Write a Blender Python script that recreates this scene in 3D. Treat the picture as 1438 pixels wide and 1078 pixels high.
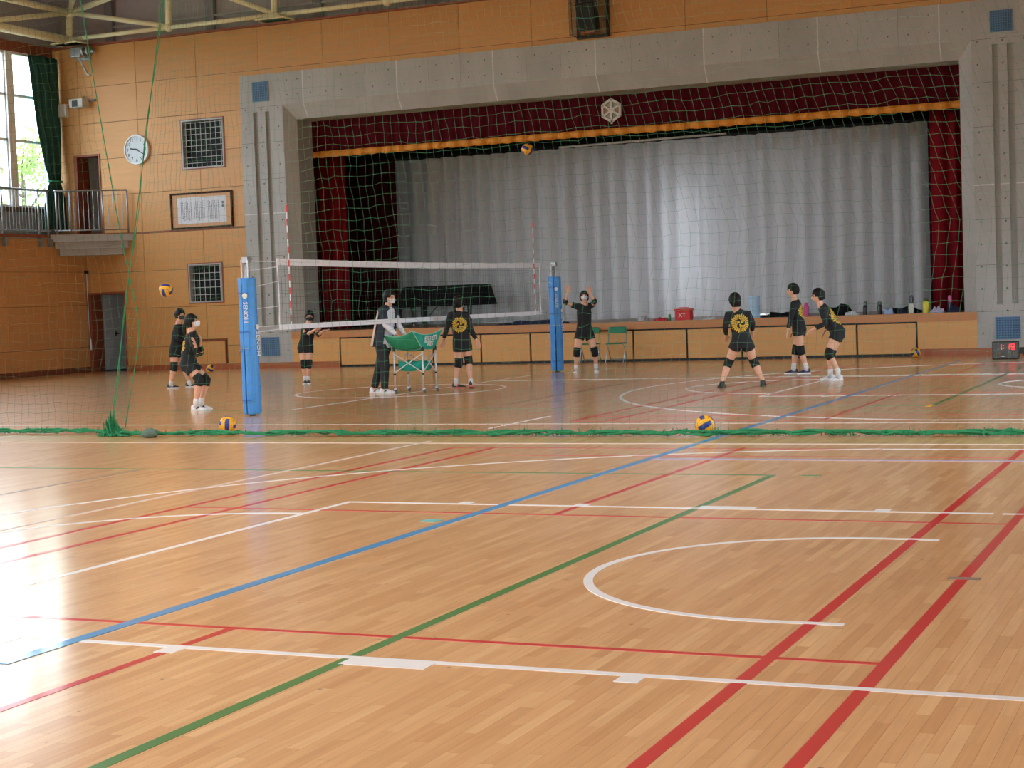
import bpy, bmesh, math, random
import numpy as np
from mathutils import Vector, Matrix
from mathutils.bvhtree import BVHTree
random.seed(7)
for o in list(bpy.data.objects): bpy.data.objects.remove(o)
SC = bpy.context.scene
COL = SC.collection
PI = math.pi
# ---------------------------------------------------------------- camera, sky, exposure
YAW, PITCH, ROLL = -0.415119036, -0.0507203583, -0.0359795643
cam_data = bpy.data.cameras.new('camera'); cam = bpy.data.objects.new('camera', cam_data); COL.objects.link(cam)
_f = Vector((math.sin(YAW)*math.cos(PITCH), math.cos(YAW)*math.cos(PITCH), math.sin(PITCH)))
_r = Vector((math.cos(YAW), -math.sin(YAW), 0)); _u = _r.cross(_f)
_r2 = math.cos(ROLL)*_r + math.sin(ROLL)*_u; _u2 = -math.sin(ROLL)*_r + math.cos(ROLL)*_u
cam.matrix_world = Matrix(((_r2.x, _u2.x, -_f.x, 0), (_r2.y, _u2.y, -_f.y, 0), (_r2.z, _u2.z, -_f.z, 1.487), (0, 0, 0, 1)))
cam_data.sensor_width = 36.0; cam_data.lens = 36.0*2318.05/1438.0
cam_data.clip_start = 0.05; cam_data.clip_end = 300
SC.camera = cam
vs = SC.view_settings
vs.view_transform = 'Standard'; vs.look = 'None'; vs.gamma = 1.0; vs.use_curve_mapping = False
vs.exposure = 0.0
SC.cycles.use_denoising = True
SC.cycles.max_bounces = 7; SC.cycles.diffuse_bounces = 4; SC.cycles.glossy_bounces = 4
SC.cycles.transmission_bounces = 6; SC.cycles.transparent_max_bounces = 16
SC.cycles.sample_clamp_indirect = 6.0
SC.cycles.caustics_reflective = False; SC.cycles.caustics_refractive = False
SKY = 10.3
world = bpy.data.worlds.new('overcast_sky'); SC.world = world; world.use_nodes = True
bg = world.node_tree.nodes['Background']; bg.inputs[0].default_value = (0.82, 0.915, 1.0, 1); bg.inputs[1].default_value = SKY

def portal(name, loc, rot, sx, sy):
    l = bpy.data.lights.new(name, 'AREA'); l.shape = 'RECTANGLE'; l.size = sx; l.size_y = sy; l.cycles.is_portal = True
    o = bpy.data.objects.new(name, l); o.location = loc; o.rotation_euler = rot; COL.objects.link(o); return o
# daylight comes in through the window bands of the two long walls
portal('daylight_left', (-28.60, 14.7, 6.25), (0, -PI/2, 0), 3.9, 40.0)
portal('daylight_right_low', (2.25, 23.0, 2.1), (0, PI/2, 0), 2.4, 19.5)
portal('daylight_behind', (-13.2, -5.95, 2.6), (PI/2, 0, 0), 24.0, 4.1)
# daylight from the small window at the back of the stage, behind the pale curtain
stage_light = bpy.data.lights.new('stage_window_daylight', 'AREA'); stage_light.shape = 'RECTANGLE'
stage_light.size = 0.45; stage_light.size_y = 3.0; stage_light.energy = 22; stage_light.color = (0.80, 0.92, 1.0)
_o = bpy.data.objects.new('stage_window_daylight', stage_light); _o.location = (-13.0, 41.5, 2.7); _o.rotation_euler = (-PI/2, 0, 0); COL.objects.link(_o)

back_light = bpy.data.lights.new('curtain_back_fill', 'AREA'); back_light.shape = 'RECTANGLE'  # added unseen fill panel that brightens the pale curtain from behind
back_light.size = 13.0; back_light.size_y = 2.4; back_light.energy = 95; back_light.color = (0.84, 0.93, 1.0)
_o = bpy.data.objects.new('curtain_back_fill', back_light); _o.location = (-14.2, 44.7, 2.6); _o.rotation_euler = (-PI/2, 0, 0); COL.objects.link(_o)

# ---------------------------------------------------------------- materials
def lin(c):
    return tuple(((v/255.0)/12.92 if v/255.0 <= 0.04045 else ((v/255.0+0.055)/1.055)**2.4) for v in c)
def rgba(c, k=1.0):
    l = lin(c); return (l[0]*k, l[1]*k, l[2]*k, 1.0)
MATS = {}
def pm(name, c, rough=0.55, metal=0.0, var=0.12, scale=6.0, stretch=(1, 1, 1), bump=0.0, coat=0.0, spec=0.5, trans=0.0, tint=0.0, emit=0.0):
    """procedural surface: base colour varied by noise, optional relief, optional per-piece tint"""
    if name in MATS: return MATS[name]
    m = bpy.data.materials.new(name); m.use_nodes = True; nt = m.node_tree; N = nt.nodes; L = nt.links
    b = N['Principled BSDF']
    tc = N.new('ShaderNodeTexCoord'); mp = N.new('ShaderNodeMapping'); mp.inputs['Scale'].default_value = stretch
    L.new(tc.outputs['Object'], mp.inputs['Vector'])
    nz = N.new('ShaderNodeTexNoise'); nz.inputs['Scale'].default_value = scale; nz.inputs['Detail'].default_value = 4
    L.new(mp.outputs[0], nz.inputs['Vector'])
    mx = N.new('ShaderNodeMix'); mx.data_type = 'RGBA'
    a = rgba(c, 1-var); d = rgba(c, 1+var)
    mx.inputs[6].default_value = a; mx.inputs[7].default_value = tuple(min(1, v) for v in d)
    L.new(nz.outputs['Fac'], mx.inputs[0])
    out = mx.outputs[2]
    if tint:
        oi = N.new('ShaderNodeObjectInfo'); mr = N.new('ShaderNodeMapRange')
        mr.inputs['To Min'].default_value = 1-tint; mr.inputs['To Max'].default_value = 1+tint
        L.new(oi.outputs['Random'], mr.inputs['Value'])
        vm = N.new('ShaderNodeVectorMath'); vm.operation = 'SCALE'
        L.new(out, vm.inputs[0]); L.new(mr.outputs[0], vm.inputs['Scale']); out = vm.outputs[0]
        ad = N.new('ShaderNodeVectorMath'); ad.operation = 'MULTIPLY_ADD'
        ad.inputs[1].default_value = (37, 11, 23); cb = N.new('ShaderNodeCombineXYZ')
        for i in range(3): L.new(oi.outputs['Random'], cb.inputs[i])
        L.new(cb.outputs[0], ad.inputs[0]); L.new(tc.outputs['Object'], ad.inputs[2]); L.new(ad.outputs[0], mp.inputs['Vector'])
    L.new(out, b.inputs['Base Color'])
    b.inputs['Roughness'].default_value = rough; b.inputs['Metallic'].default_value = metal
    b.inputs['Coat Weight'].default_value = coat; b.inputs['Coat Roughness'].default_value = 0.1
    b.inputs['Specular IOR Level'].default_value = spec
    if trans: b.inputs['Transmission Weight'].default_value = trans
    if emit:
        b.inputs['Emission Color'].default_value = rgba(c); b.inputs['Emission Strength'].default_value = emit
    if bump:
        bp = N.new('ShaderNodeBump'); bp.inputs['Strength'].default_value = bump; bp.inputs['Distance'].default_value = 0.01
        L.new(nz.outputs['Fac'], bp.inputs['Height']); L.new(bp.outputs[0], b.inputs['Normal'])
    MATS[name] = m; return m

PLANK_W, PLANK_L = 0.055, 0.62
def floor_material():
    m = bpy.data.materials.new('varnished_strip_floor'); m.use_nodes = True; nt = m.node_tree; N = nt.nodes; L = nt.links
    b = N['Principled BSDF']
    def math_(op, a, bb=None):
        n = N.new('ShaderNodeMath'); n.operation = op
        for i, v in enumerate((a, bb)):
            if v is None: continue
            if isinstance(v, (int, float)): n.inputs[i].default_value = v
            else: L.new(v, n.inputs[i])
        return n.outputs[0]
    tc = N.new('ShaderNodeNewGeometry'); sx = N.new('ShaderNodeSeparateXYZ'); L.new(tc.outputs['Position'], sx.inputs[0])
    row = math_('FLOOR', math_('DIVIDE', sx.outputs[0], PLANK_W))
    off = math_('FRACT', math_('MULTIPLY', row, 0.381966))
    col = math_('FLOOR', math_('ADD', math_('DIVIDE', sx.outputs[1], PLANK_L), off))
    cb = N.new('ShaderNodeCombineXYZ'); L.new(row, cb.inputs[0]); L.new(col, cb.inputs[1])
    wn = N.new('ShaderNodeTexWhiteNoise'); wn.noise_dimensions = '2D'; L.new(cb.outputs[0], wn.inputs['Vector'])
    rp = N.new('ShaderNodeValToRGB'); rp.color_ramp.interpolation = 'LINEAR'
    e = rp.color_ramp.elements; e[0].position = 0.0; e[0].color = rgba((209, 155, 102)); e[1].position = 1.0; e[1].color = rgba((233, 187, 135))
    for p, c in ((0.12, (216, 164, 111)), (0.5, (223, 172, 119)), (0.85, (227, 178, 125))):
        q = e.new(p); q.color = rgba(c)
    L.new(wn.outputs['Value'], rp.inputs[0])
    mp = N.new('ShaderNodeVectorMath'); mp.operation = 'MULTIPLY'; mp.inputs[1].default_value = (46, 2.6, 1); L.new(tc.outputs['Position'], mp.inputs[0])
    ad = N.new('ShaderNodeVectorMath'); ad.operation = 'ADD'; L.new(mp.outputs[0], ad.inputs[0]); L.new(wn.outputs['Color'], ad.inputs[1])
    nz = N.new('ShaderNodeTexNoise'); nz.inputs['Scale'].default_value = 1.0; nz.inputs['Detail'].default_value = 5; L.new(ad.outputs[0], nz.inputs['Vector'])
    gr = N.new('ShaderNodeMapRange'); gr.inputs['To Min'].default_value = 0.80; gr.inputs['To Max'].default_value = 1.2; L.new(nz.outputs['Fac'], gr.inputs['Value'])
    vm = N.new('ShaderNodeVectorMath'); vm.operation = 'SCALE'; L.new(rp.outputs[0], vm.inputs[0]); L.new(gr.outputs[0], vm.inputs['Scale'])
    # small dark knots and scuffs
    vo = N.new('ShaderNodeTexVoronoi'); vo.inputs['Scale'].default_value = 4.5; vo.inputs['Randomness'].default_value = 1.0; L.new(tc.outputs['Position'], vo.inputs['Vector'])
    kn = N.new('ShaderNodeMapRange'); kn.inputs['From Min'].default_value = 0.03; kn.inputs['From Max'].default_value = 0.055; kn.inputs['To Min'].default_value = 0.45; L.new(vo.outputs['Distance'], kn.inputs['Value'])
    v2 = N.new('ShaderNodeVectorMath'); v2.operation = 'SCALE'; L.new(vm.outputs[0], v2.inputs[0]); L.new(kn.outputs[0], v2.inputs['Scale'])
    L.new(v2.outputs[0], b.inputs['Base Color'])
    b.inputs['Roughness'].default_value = 0.42; b.inputs['Specular IOR Level'].default_value = 0.3
    b.inputs['Coat Weight'].default_value = 1.0; b.inputs['Coat Roughness'].default_value = 0.17; b.inputs['Coat IOR'].default_value = 1.52
    n2 = N.new('ShaderNodeTexNoise'); n2.inputs['Scale'].default_value = 7.0; n2.inputs['Detail'].default_value = 3; L.new(tc.outputs['Position'], n2.inputs['Vector'])
    bp = N.new('ShaderNodeBump'); bp.inputs['Strength'].default_value = 0.06; bp.inputs['Distance'].default_value = 0.01
    L.new(n2.outputs['Fac'], bp.inputs['Height']); L.new(bp.outputs[0], b.inputs['Coat Normal'])
    return m

def glass_material():
    m = bpy.data.materials.new('clear_window_glass'); m.use_nodes = True; nt = m.node_tree; N = nt.nodes; L = nt.links
    N.remove(N['Principled BSDF']); o = N['Material Output']
    t = N.new('ShaderNodeBsdfTransparent'); t.inputs[0].default_value = (0.93, 0.96, 0.96, 1)
    g = N.new('ShaderNodeBsdfGlossy'); g.inputs['Roughness'].default_value = 0.02
    x = N.new('ShaderNodeMixShader'); x.inputs[0].default_value = 0.05; L.new(t.outputs[0], x.inputs[1]); L.new(g.outputs[0], x.inputs[2]); L.new(x.outputs[0], o.inputs[0])
    return m

def cloth_translucent(name, c, tr=0.35, rough=0.8):
    m = bpy.data.materials.new(name); m.use_nodes = True; nt = m.node_tree; N = nt.nodes; L = nt.links
    o = N['Material Output']; b = N['Principled BSDF']; b.inputs['Roughness'].default_value = rough
    tc = N.new('ShaderNodeTexCoord'); nz = N.new('ShaderNodeTexNoise'); nz.inputs['Scale'].default_value = 3.0; L.new(tc.outputs['Object'], nz.inputs['Vector'])
    mx = N.new('ShaderNodeMix'); mx.data_type = 'RGBA'; mx.inputs[6].default_value = rgba(c, 0.94); mx.inputs[7].default_value = rgba(c, 1.06); L.new(nz.outputs['Fac'], mx.inputs[0])
    L.new(mx.outputs[2], b.inputs['Base Color'])
    t = N.new('ShaderNodeBsdfTranslucent'); L.new(mx.outputs[2], t.inputs[0])
    x = N.new('ShaderNodeMixShader'); x.inputs[0].default_value = tr
    L.new(b.outputs[0], x.inputs[1]); L.new(t.outputs[0], x.inputs[2]); L.new(x.outputs[0], o.inputs[0])
    return m

M_FLOOR = floor_material(); M_GLASS = glass_material()
M_PANEL = pm('birch_plywood_panel', (207, 151, 89), rough=0.45, var=0.10, scale=1.6, stretch=(1, 1, 9), tint=0.05, spec=0.4)
M_PANEL_L = pm('side_wall_plywood_panel', (206, 147, 88), rough=0.45, var=0.10, scale=1.6, stretch=(9, 1, 9), tint=0.05, spec=0.4)
M_WALLBASE = pm('brown_wall_backing', (120, 78, 42), rough=0.8)  # plain brown backing, seen in the gaps between panels
M_TRIMWOOD = pm('red_brown_stained_wood', (142, 70, 44), rough=0.5, var=0.15, scale=5, stretch=(1, 1, 6))
M_BASE = pm('orange_brown_baseboard', (168, 92, 54), rough=0.4, var=0.12, scale=4)
M_CONC = pm('board_marked_concrete', (178, 177, 176), rough=0.8, var=0.24, scale=1.6, stretch=(1, 1, 0.45), bump=0.05, tint=0.06)
M_CONCD = pm('concrete_joint', (110, 106, 100), rough=0.9)
M_CAULK = pm('white_caulk_joint', (214, 214, 212), rough=0.6)
M_BLUEV = pm('blue_painted_vent_mesh', (94, 132, 176), rough=0.5, var=0.08, scale=30)
M_DARKWIN = pm('dark_opening', (24, 26, 28), rough=0.5)
M_STEEL = pm('galvanised_steel', (168, 174, 180), rough=0.38, metal=0.75, var=0.08, scale=20)
M_WHITE = pm('white_enamel', (225, 228, 230), rough=0.4, var=0.04)
M_CREAMST = pm('cream_painted_steel', (240, 238, 204), rough=0.45, var=0.06)
M_DECK = pm('grey_roof_deck', (196, 184, 188), rough=0.8, var=0.08, scale=1.5)
M_GABLE = pm('grey_ribbed_metal', (176, 168, 172), rough=0.7, var=0.08)
M_REDV = pm('dark_red_velvet', (78, 16, 27), rough=0.95, var=0.2, scale=3, stretch=(6, 6, 1), spec=0.1)
M_REDL = pm('red_velvet_leg', (120, 22, 32), rough=0.95, var=0.2, scale=3, stretch=(6, 6, 1), spec=0.1)
M_MAROON = pm('maroon_velvet_leg', (62, 18, 26), rough=0.95, var=0.2, scale=3, spec=0.1)
M_GOLD = pm('gold_fringe', (222, 142, 40), rough=0.7, var=0.15, scale=30)
M_BLACK = pm('black_paint', (22, 22, 24), rough=0.5, var=0.1)
M_BLACKC = pm('black_cloth', (20, 21, 24), rough=0.9, var=0.15, scale=12, spec=0.2)
M_CURT = cloth_translucent('pale_grey_stage_curtain', (228, 226, 230), 0.22)
M_GREENC = pm('dark_green_curtain_cloth', (42, 82, 80), rough=0.9, var=0.2, scale=4, stretch=(3, 3, 0.5), spec=0.2)
M_STAGEW = pm('stage_front_birch', (218, 162, 96), rough=0.42, var=0.10, scale=1.8, stretch=(1, 1, 8), tint=0.04)
M_NOSING = pm('stage_nosing_wood', (196, 130, 78), rough=0.42, var=0.12, scale=2, stretch=(1, 1, 6))
M_STAGEF = pm('stage_floor_boards', (150, 122, 96), rough=0.35, var=0.15, scale=2, stretch=(6, 1, 1))
M_LW = pm('white_court_paint', (238, 238, 240), rough=0.35, var=0.04, coat=0.5)
M_LR = pm('red_court_paint', (200, 44, 44), rough=0.35, var=0.06, coat=0.5)
M_LG = pm('green_court_paint', (72, 130, 66), rough=0.35, var=0.06, coat=0.5)
M_LB = pm('blue_court_paint', (66, 144, 200), rough=0.35, var=0.06, coat=0.5)
M_LP = pm('lavender_court_paint', (176, 160, 190), rough=0.35, var=0.06, coat=0.5)
M_LPW = pm('worn_white_court_paint', (222, 206, 196), rough=0.35, var=0.1, coat=0.5)
M_LGR = pm('grey_court_paint', (150, 132, 112), rough=0.35, var=0.06, coat=0.5)
M_TAPEG = pm('grey_floor_tape', (128, 112, 100), rough=0.5); M_TAPET = pm('teal_floor_tape', (96, 164, 160), rough=0.5)
M_NETG = pm('green_divider_net_cord', (62, 132, 92), rough=0.7, var=0.1)
M_NETD = pm('green_bundled_net', (32, 130, 84), rough=0.8, var=0.35, scale=25)
M_VNET = pm('black_net_cord', (44, 48, 50), rough=0.8)
M_TAPEW = pm('white_net_tape', (236, 240, 252), rough=0.5, var=0.03)
M_PAD = pm('blue_post_pad', (66, 146, 228), rough=0.42, var=0.06, scale=4, bump=0.02)
M_PADS = pm('dark_blue_strap', (40, 96, 176), rough=0.6)
M_REDW = pm('antenna_red', (214, 70, 70), rough=0.5)

# ---------------------------------------------------------------- mesh helpers
class MB:
    def __init__(s): s.v = []; s.f = []; s.m = []; s.cur = 0
    def add(s, vs, fs):
        n = len(s.v); s.v.extend([tuple(p) for p in vs]); s.f.extend([tuple(n+i for i in f) for f in fs]); s.m.extend([s.cur]*len(fs)); return s
    def box(s, x0, x1, y0, y1, z0, z1):
        return s.add([(x0,y0,z0),(x1,y0,z0),(x1,y1,z0),(x0,y1,z0),(x0,y0,z1),(x1,y0,z1),(x1,y1,z1),(x0,y1,z1)],
                     [(0,3,2,1),(4,5,6,7),(0,1,5,4),(1,2,6,5),(2,3,7,6),(3,0,4,7)])
    def obox(s, c, ax, ay, az, hx, hy, hz):
        c = Vector(c); ax = Vector(ax).normalized()*hx; ay = Vector(ay).normalized()*hy; az = Vector(az).normalized()*hz
        P = [c+a*ax+b*ay+d*az for d in (-1,1) for a, b in ((-1,-1),(1,-1),(1,1),(-1,1))]
        return s.add(P, [(0,3,2,1),(4,5,6,7),(0,1,5,4),(1,2,6,5),(2,3,7,6),(3,0,4,7)])
    def quad(s, a, b, c, d): return s.add([a,b,c,d], [(0,1,2,3)])
    def ring_loft(s, rings, caps=True):
        n = len(rings[0]); V = [p for r in rings for p in r]; F = []
        for i in range(len(rings)-1):
            for k in range(n):
                F.append((i*n+k, i*n+(k+1)%n, (i+1)*n+(k+1)%n, (i+1)*n+k))
        if caps:
            F.append(tuple(range(n-1,-1,-1))); F.append(tuple((len(rings)-1)*n+k for k in range(n)))
        return s.add(V, F)
    def tube(s, pts, r, seg=8, lat=None, caps=True):
        """pts: points; r: radius, list of radii or list of (lateral, depth) half widths"""
        P = [Vector(p) for p in pts]; n = len(P)
        if not isinstance(r, (list, tuple)): r = [r]*n
        rings = []; prev = None
        for i in range(n):
            t = (P[min(i+1,n-1)]-P[max(i-1,0)])
            t = t.normalized() if t.length > 1e-9 else Vector((0,0,1))
            if lat is not None:
                L = Vector(lat[i] if isinstance(lat[0], (tuple, list, Vector)) else lat)
            else:
                L = prev if prev is not None else (Vector((1,0,0)) if abs(t.x) < 0.9 else Vector((0,1,0)))
            L = (L - t*L.dot(t)); L = L.normalized() if L.length > 1e-6 else t.orthogonal().normalized()
            prev = L; D = t.cross(L)
            a, b = r[i] if isinstance(r[i], (tuple, list)) else (r[i], r[i])
            rings.append([P[i]+L*(a*math.cos(2*PI*k/seg))+D*(b*math.sin(2*PI*k/seg)) for k in range(seg)])
        return s.ring_loft(rings, caps)
    def lathe(s, prof, c=(0,0,0), seg=16, axis=(0,0,1)):
        c = Vector(c); A = Vector(axis).normalized(); X = A.orthogonal().normalized(); Y = A.cross(X)
        rings = [[c+A*h+X*(rr*math.cos(2*PI*k/seg))+Y*(rr*math.sin(2*PI*k/seg)) for k in range(seg)] for rr, h in prof]
        return s.ring_loft(rings)
    def ell(s, c, rx, ry, rz, M=None, seg=14, rings=9, fn=None):
        c = Vector(c); V = []; F = []
        for i in range(rings+1):
            th = PI*i/rings
            for k in range(seg):
                ph = 2*PI*k/seg; d = Vector((math.sin(th)*math.cos(ph), math.sin(th)*math.sin(ph), math.cos(th)))
                q = Vector((d.x*rx, d.y*ry, d.z*rz))
                if fn: q = fn(d, q)
                V.append(c + (M @ q if M else q))
        for i in range(rings):
            for k in range(seg):
                a, b, cc, d = i*seg+k, i*seg+(k+1)%seg, (i+1)*seg+(k+1)%seg, (i+1)*seg+k
                if i == 0: F.append((a, d, cc))
                elif i == rings-1: F.append((a, d, b))
                else: F.append((a, d, cc, b))
        return s.add(V, F)
    def mesh(s, name, mats, smooth=False):
        me = bpy.data.meshes.new(name); me.from_pydata(s.v, [], s.f)
        for m in (mats if isinstance(mats, (list, tuple)) else [mats]): me.materials.append(m)
        if any(s.m): me.polygons.foreach_set('material_index', s.m)
        if smooth: me.polygons.foreach_set('use_smooth', [True]*len(me.polygons))
        me.update(); return me
    def build(s, name, mats, parent=None, loc=None, smooth=False, bevel=0.0):
        o = bpy.data.objects.new(name, s.mesh(name, mats, smooth)); COL.objects.link(o)
        if parent: o.parent = parent
        if loc is not None: o.location = loc
        if bevel:
            b = o.modifiers.new('edge', 'BEVEL'); b.width = bevel; b.segments = 2; b.limit_method = 'ANGLE'
        return o

def thing(name, label, cat, loc=(0,0,0), rz=0.0, group=None):
    o = bpy.data.objects.new(name, None); COL.objects.link(o); o.location = loc; o.rotation_euler = (0,0,rz); o.empty_display_size = 0.1
    return tag(o, label, cat, group)
def tag(o, label, cat, group=None):
    o['label'] = label; o['category'] = cat
    if group: o['group'] = group
    return o
def struct(name, mb, m, **k):
    o = mb.build(name, m, **k); o['kind'] = 'structure'; return o
def stuff(o): o['kind'] = 'stuff'; return o
def copy_thing(root, loc, rz, label, group=None):
    r = root.copy(); COL.objects.link(r); r.location = loc; r.rotation_euler = (0,0,rz); r['label'] = label
    if group: r['group'] = group
    for ch in list(root.children):
        c = ch.copy(); COL.objects.link(c); c.parent = r
        for g in list(ch.children):
            d = g.copy(); COL.objects.link(d); d.parent = c
    return r
def text_mesh(txt, size, name, mat, parent, M, extrude=0.002, align='CENTER'):
    cu = bpy.data.curves.new(name, 'FONT'); cu.body = txt; cu.size = size; cu.align_x = align; cu.align_y = 'CENTER'; cu.extrude = extrude; cu.resolution_u = 2
    to = bpy.data.objects.new(name+'_curve', cu); COL.objects.link(to)
    bpy.context.view_layer.update()
    me = bpy.data.meshes.new_from_object(to.evaluated_get(bpy.context.evaluated_depsgraph_get()))
    bpy.data.objects.remove(to); bpy.data.curves.remove(cu)
    me.materials.clear(); me.materials.append(mat); me.transform(M)
    o = bpy.data.objects.new(name, me); COL.objects.link(o); o.parent = parent; return o
def subtract(rects, hole):
    out = []; hx0, hx1, hz0, hz1 = hole
    for x0, x1, z0, z1 in rects:
        if hx0 >= x1 or hx1 <= x0 or hz0 >= z1 or hz1 <= z0: out.append((x0,x1,z0,z1)); continue
        a0, a1 = max(x0,hx0), min(x1,hx1)
        if hx0 > x0: out.append((x0,hx0,z0,z1))
        if hx1 < x1: out.append((hx1,x1,z0,z1))
        if hz0 > z0: out.append((a0,a1,z0,max(z0,hz0)))
        if hz1 < z1: out.append((a0,a1,min(z1,hz1),z1))
    return [r for r in out if r[1]-r[0] > 0.004 and r[3]-r[2] > 0.004]
# ================================================================= the hall
Y0 = 35.3; XL, XU = -27.65, -28.45; XR, XRU = 1.4, 1.85; YB = -5.5
# ---- floor: a recessed base, strip planks laid along the hall, painted lines as parts
fb = MB(); fb.box(-28.6, 2.0, YB-0.3, 38.2, -0.3, -0.012)
floor = struct('floor', fb, pm('dark_subfloor', (96, 60, 36), rough=0.9))
near = {}; rest = MB(); planks = MB(); cnt = 0
rows = range(math.floor(XL/PLANK_W), math.ceil(XR/PLANK_W))
g = 0.0004
for r in rows:
    off = (r*0.381966) % 1.0
    c0 = math.floor(YB/PLANK_L+off); c1 = math.ceil(Y0/PLANK_L+off)
    for c in range(c0, c1):
        x0, x1 = r*PLANK_W, (r+1)*PLANK_W; y0, y1 = (c-off)*PLANK_L, (c+1-off)*PLANK_L
        x0 = max(x0, XL); x1 = min(x1, XR); y0 = max(y0, YB); y1 = min(y1, Y0)
        if x1-x0 < 0.01 or y1-y0 < 0.01: continue
        if -3.4 < x0 < -0.75 and 4.2 < y0 < 4.2+6.0*PLANK_L and cnt < 300:
            cnt += 1; MB().box(x0+g, x1-g, y0+g, y1-g, -0.012, 0.0).build('plank', M_FLOOR, floor)
        else:
            rest.quad((x0+g, y0+g, 0), (x1-g, y0+g, 0), (x1-g, y1-g, 0), (x0+g, y1-g, 0))
stuff(rest.build('plank_field', M_FLOOR, floor))
LZ = [0.0010]
def line(name, mat, x0, y0, x1, y1, w=0.05):
    LZ[0] += 0.00003
    d = Vector((x1-x0, y1-y0, 0)); d.normalize(); n = Vector((-d.y, d.x, 0))*(w/2); z = Vector((0,0,LZ[0]))
    a, b = Vector((x0,y0,0)), Vector((x1,y1,0)); m = MB()
    T = [a-n+z, b-n+z, b+n+z, a+n+z]; B_ = [Vector((p.x,p.y,0.0)) for p in T]
    m.add(B_+T, [(4,5,6,7),(0,1,5,4),(1,2,6,5),(2,3,7,6),(3,0,4,7)])
    return m.build(name, mat, floor)
def arc(name, mat, cx, cy, r, a0, a1, w=0.05, n=48):
    LZ[0] += 0.00003; m = MB(); z = LZ[0]; V = []; F = []
    for i in range(n+1):
        a = math.radians(a0+(a1-a0)*i/n)
        for q in (r-w/2, r+w/2): V += [(cx+q*math.cos(a), cy+q*math.sin(a), z), (cx+q*math.cos(a), cy+q*math.sin(a), 0.0)]
    for i in range(n):
        k = 4*i
        F += [(k, k+2, k+6, k+4), (k+1, k, k+4, k+5), (k+2, k+3, k+7, k+6)]
    m.add(V, F); return m.build(name, mat, floor)
for cy in (8.48, 25.2):
    # badminton court
    R_ = M_LR
    for x in (-7.38, -6.92, -1.756, -1.286): line('red_line', R_, x, cy-6.7, x, cy+6.7, 0.06)
    for y in (-6.7, -5.96, -2.0, 1.98, 5.98, 6.7): line('red_line', R_, -7.38, cy+y, -1.286, cy+y, 0.042)
    line('red_line', R_, -4.33, cy-6.7, -4.33, cy-2.0, 0.05); line('red_line', R_, -4.33, cy+1.98, -4.33, cy+6.78, 0.05)
    # green volleyball court, net line along x = -12.6
    line('green_line', M_LG, -3.455, cy-4.5, -3.455, cy+4.5, 0.06)
    for s in (-1, 1): line('green_line', M_LG, -21.6, cy+s*4.5, -3.43, cy+s*4.5, 0.05)
    line('grey_line', M_LGR, -9.6, cy-4.5, -9.6, cy+4.5, 0.05); line('white_line', M_LW, -12.7, cy-4.5, -12.7, cy+4.5, 0.05)
    arc('white_arc', M_LW, -13.2, cy, 1.8, 0, 360, n=64)
    # basketball key, neutral blocks, arcs
    line('white_line', M_LW, -6.225, cy-2.43, -0.4, cy-2.43); line('white_line', M_LW, -6.225, cy+2.45, -1.46, cy+2.45); line('white_line', M_LW, -1.40, cy+2.45, -0.4, cy+2.45)
    line('white_line', M_LW, -6.2, cy-2.43, -6.2, cy+2.45)
    line('white_line', M_LW, -0.4, YB if cy < 10 else 16.9, -0.4, 16.8 if cy < 10 else 33.6)
    for s, yy in ((-1, cy-2.43), (1, cy+2.45)):
        line('neutral_block', M_LW, -3.45, yy+s*0.07, -3.05, yy+s*0.07, 0.11)
        for tx in (-2.18, -4.33, -5.25): line('lane_tick', M_LW, tx-0.05, yy+s*0.07, tx+0.05, yy+s*0.07, 0.11)
    arc('white_arc', M_LW, -6.2, cy, 1.78, 90, 270)
    arc('white_arc', M_LW, -1.95, cy, 1.275, 90, 270); line('white_line', M_LW, -1.95, cy+1.275, -1.61, cy+1.275); line('white_line', M_LW, -1.95, cy-1.275, -1.61, cy-1.275)
    arc('white_arc', M_LW, -1.95, cy, 6.80, 99, 261, n=80)
    for s in (-1, 1): line('white_line', M_LW, -3.0, cy+s*6.7, -0.4, cy+s*6.7)
line('green_line', M_LG, -3.21, 12.98, -3.06, 12.98, 0.05)
line('blue_line', M_LB, -4.9, 5.55, -4.95, 33.0, 0.075)
line('pale_line', M_LPW, -7.95, 3.0, -8.0, 15.9, 0.04); line('white_line', M_LW, -8.02, 17.5, -8.02, 17.75, 0.045); line('white_line', M_LW, -8.02, 17.88, -8.0, 19.3, 0.045)
line('pale_line', M_LPW, -24.0, 15.66, 1.3, 15.66, 0.035); line('pale_line', M_LPW, -24.0, 18.12, 1.3, 18.12, 0.035)
line('white_line', M_LW, -12.7, 27.9, -0.4, 27.9, 0.05); line('lavender_line', M_LP, -4.9, 14.2, 1.2, 14.2, 0.09)
line('teal_tape', M_TAPET, -5.13, 10.06, -5.0, 10.03, 0.11); line('grey_tape', M_TAPEG, -1.36, 8.48, -1.2, 8.48, 0.055)
line('yellow_tape', pm('yellow_floor_tape', (224, 160, 50), rough=0.5), -3.5, 20.55, -3.5, 20.85, 0.06)

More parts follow.
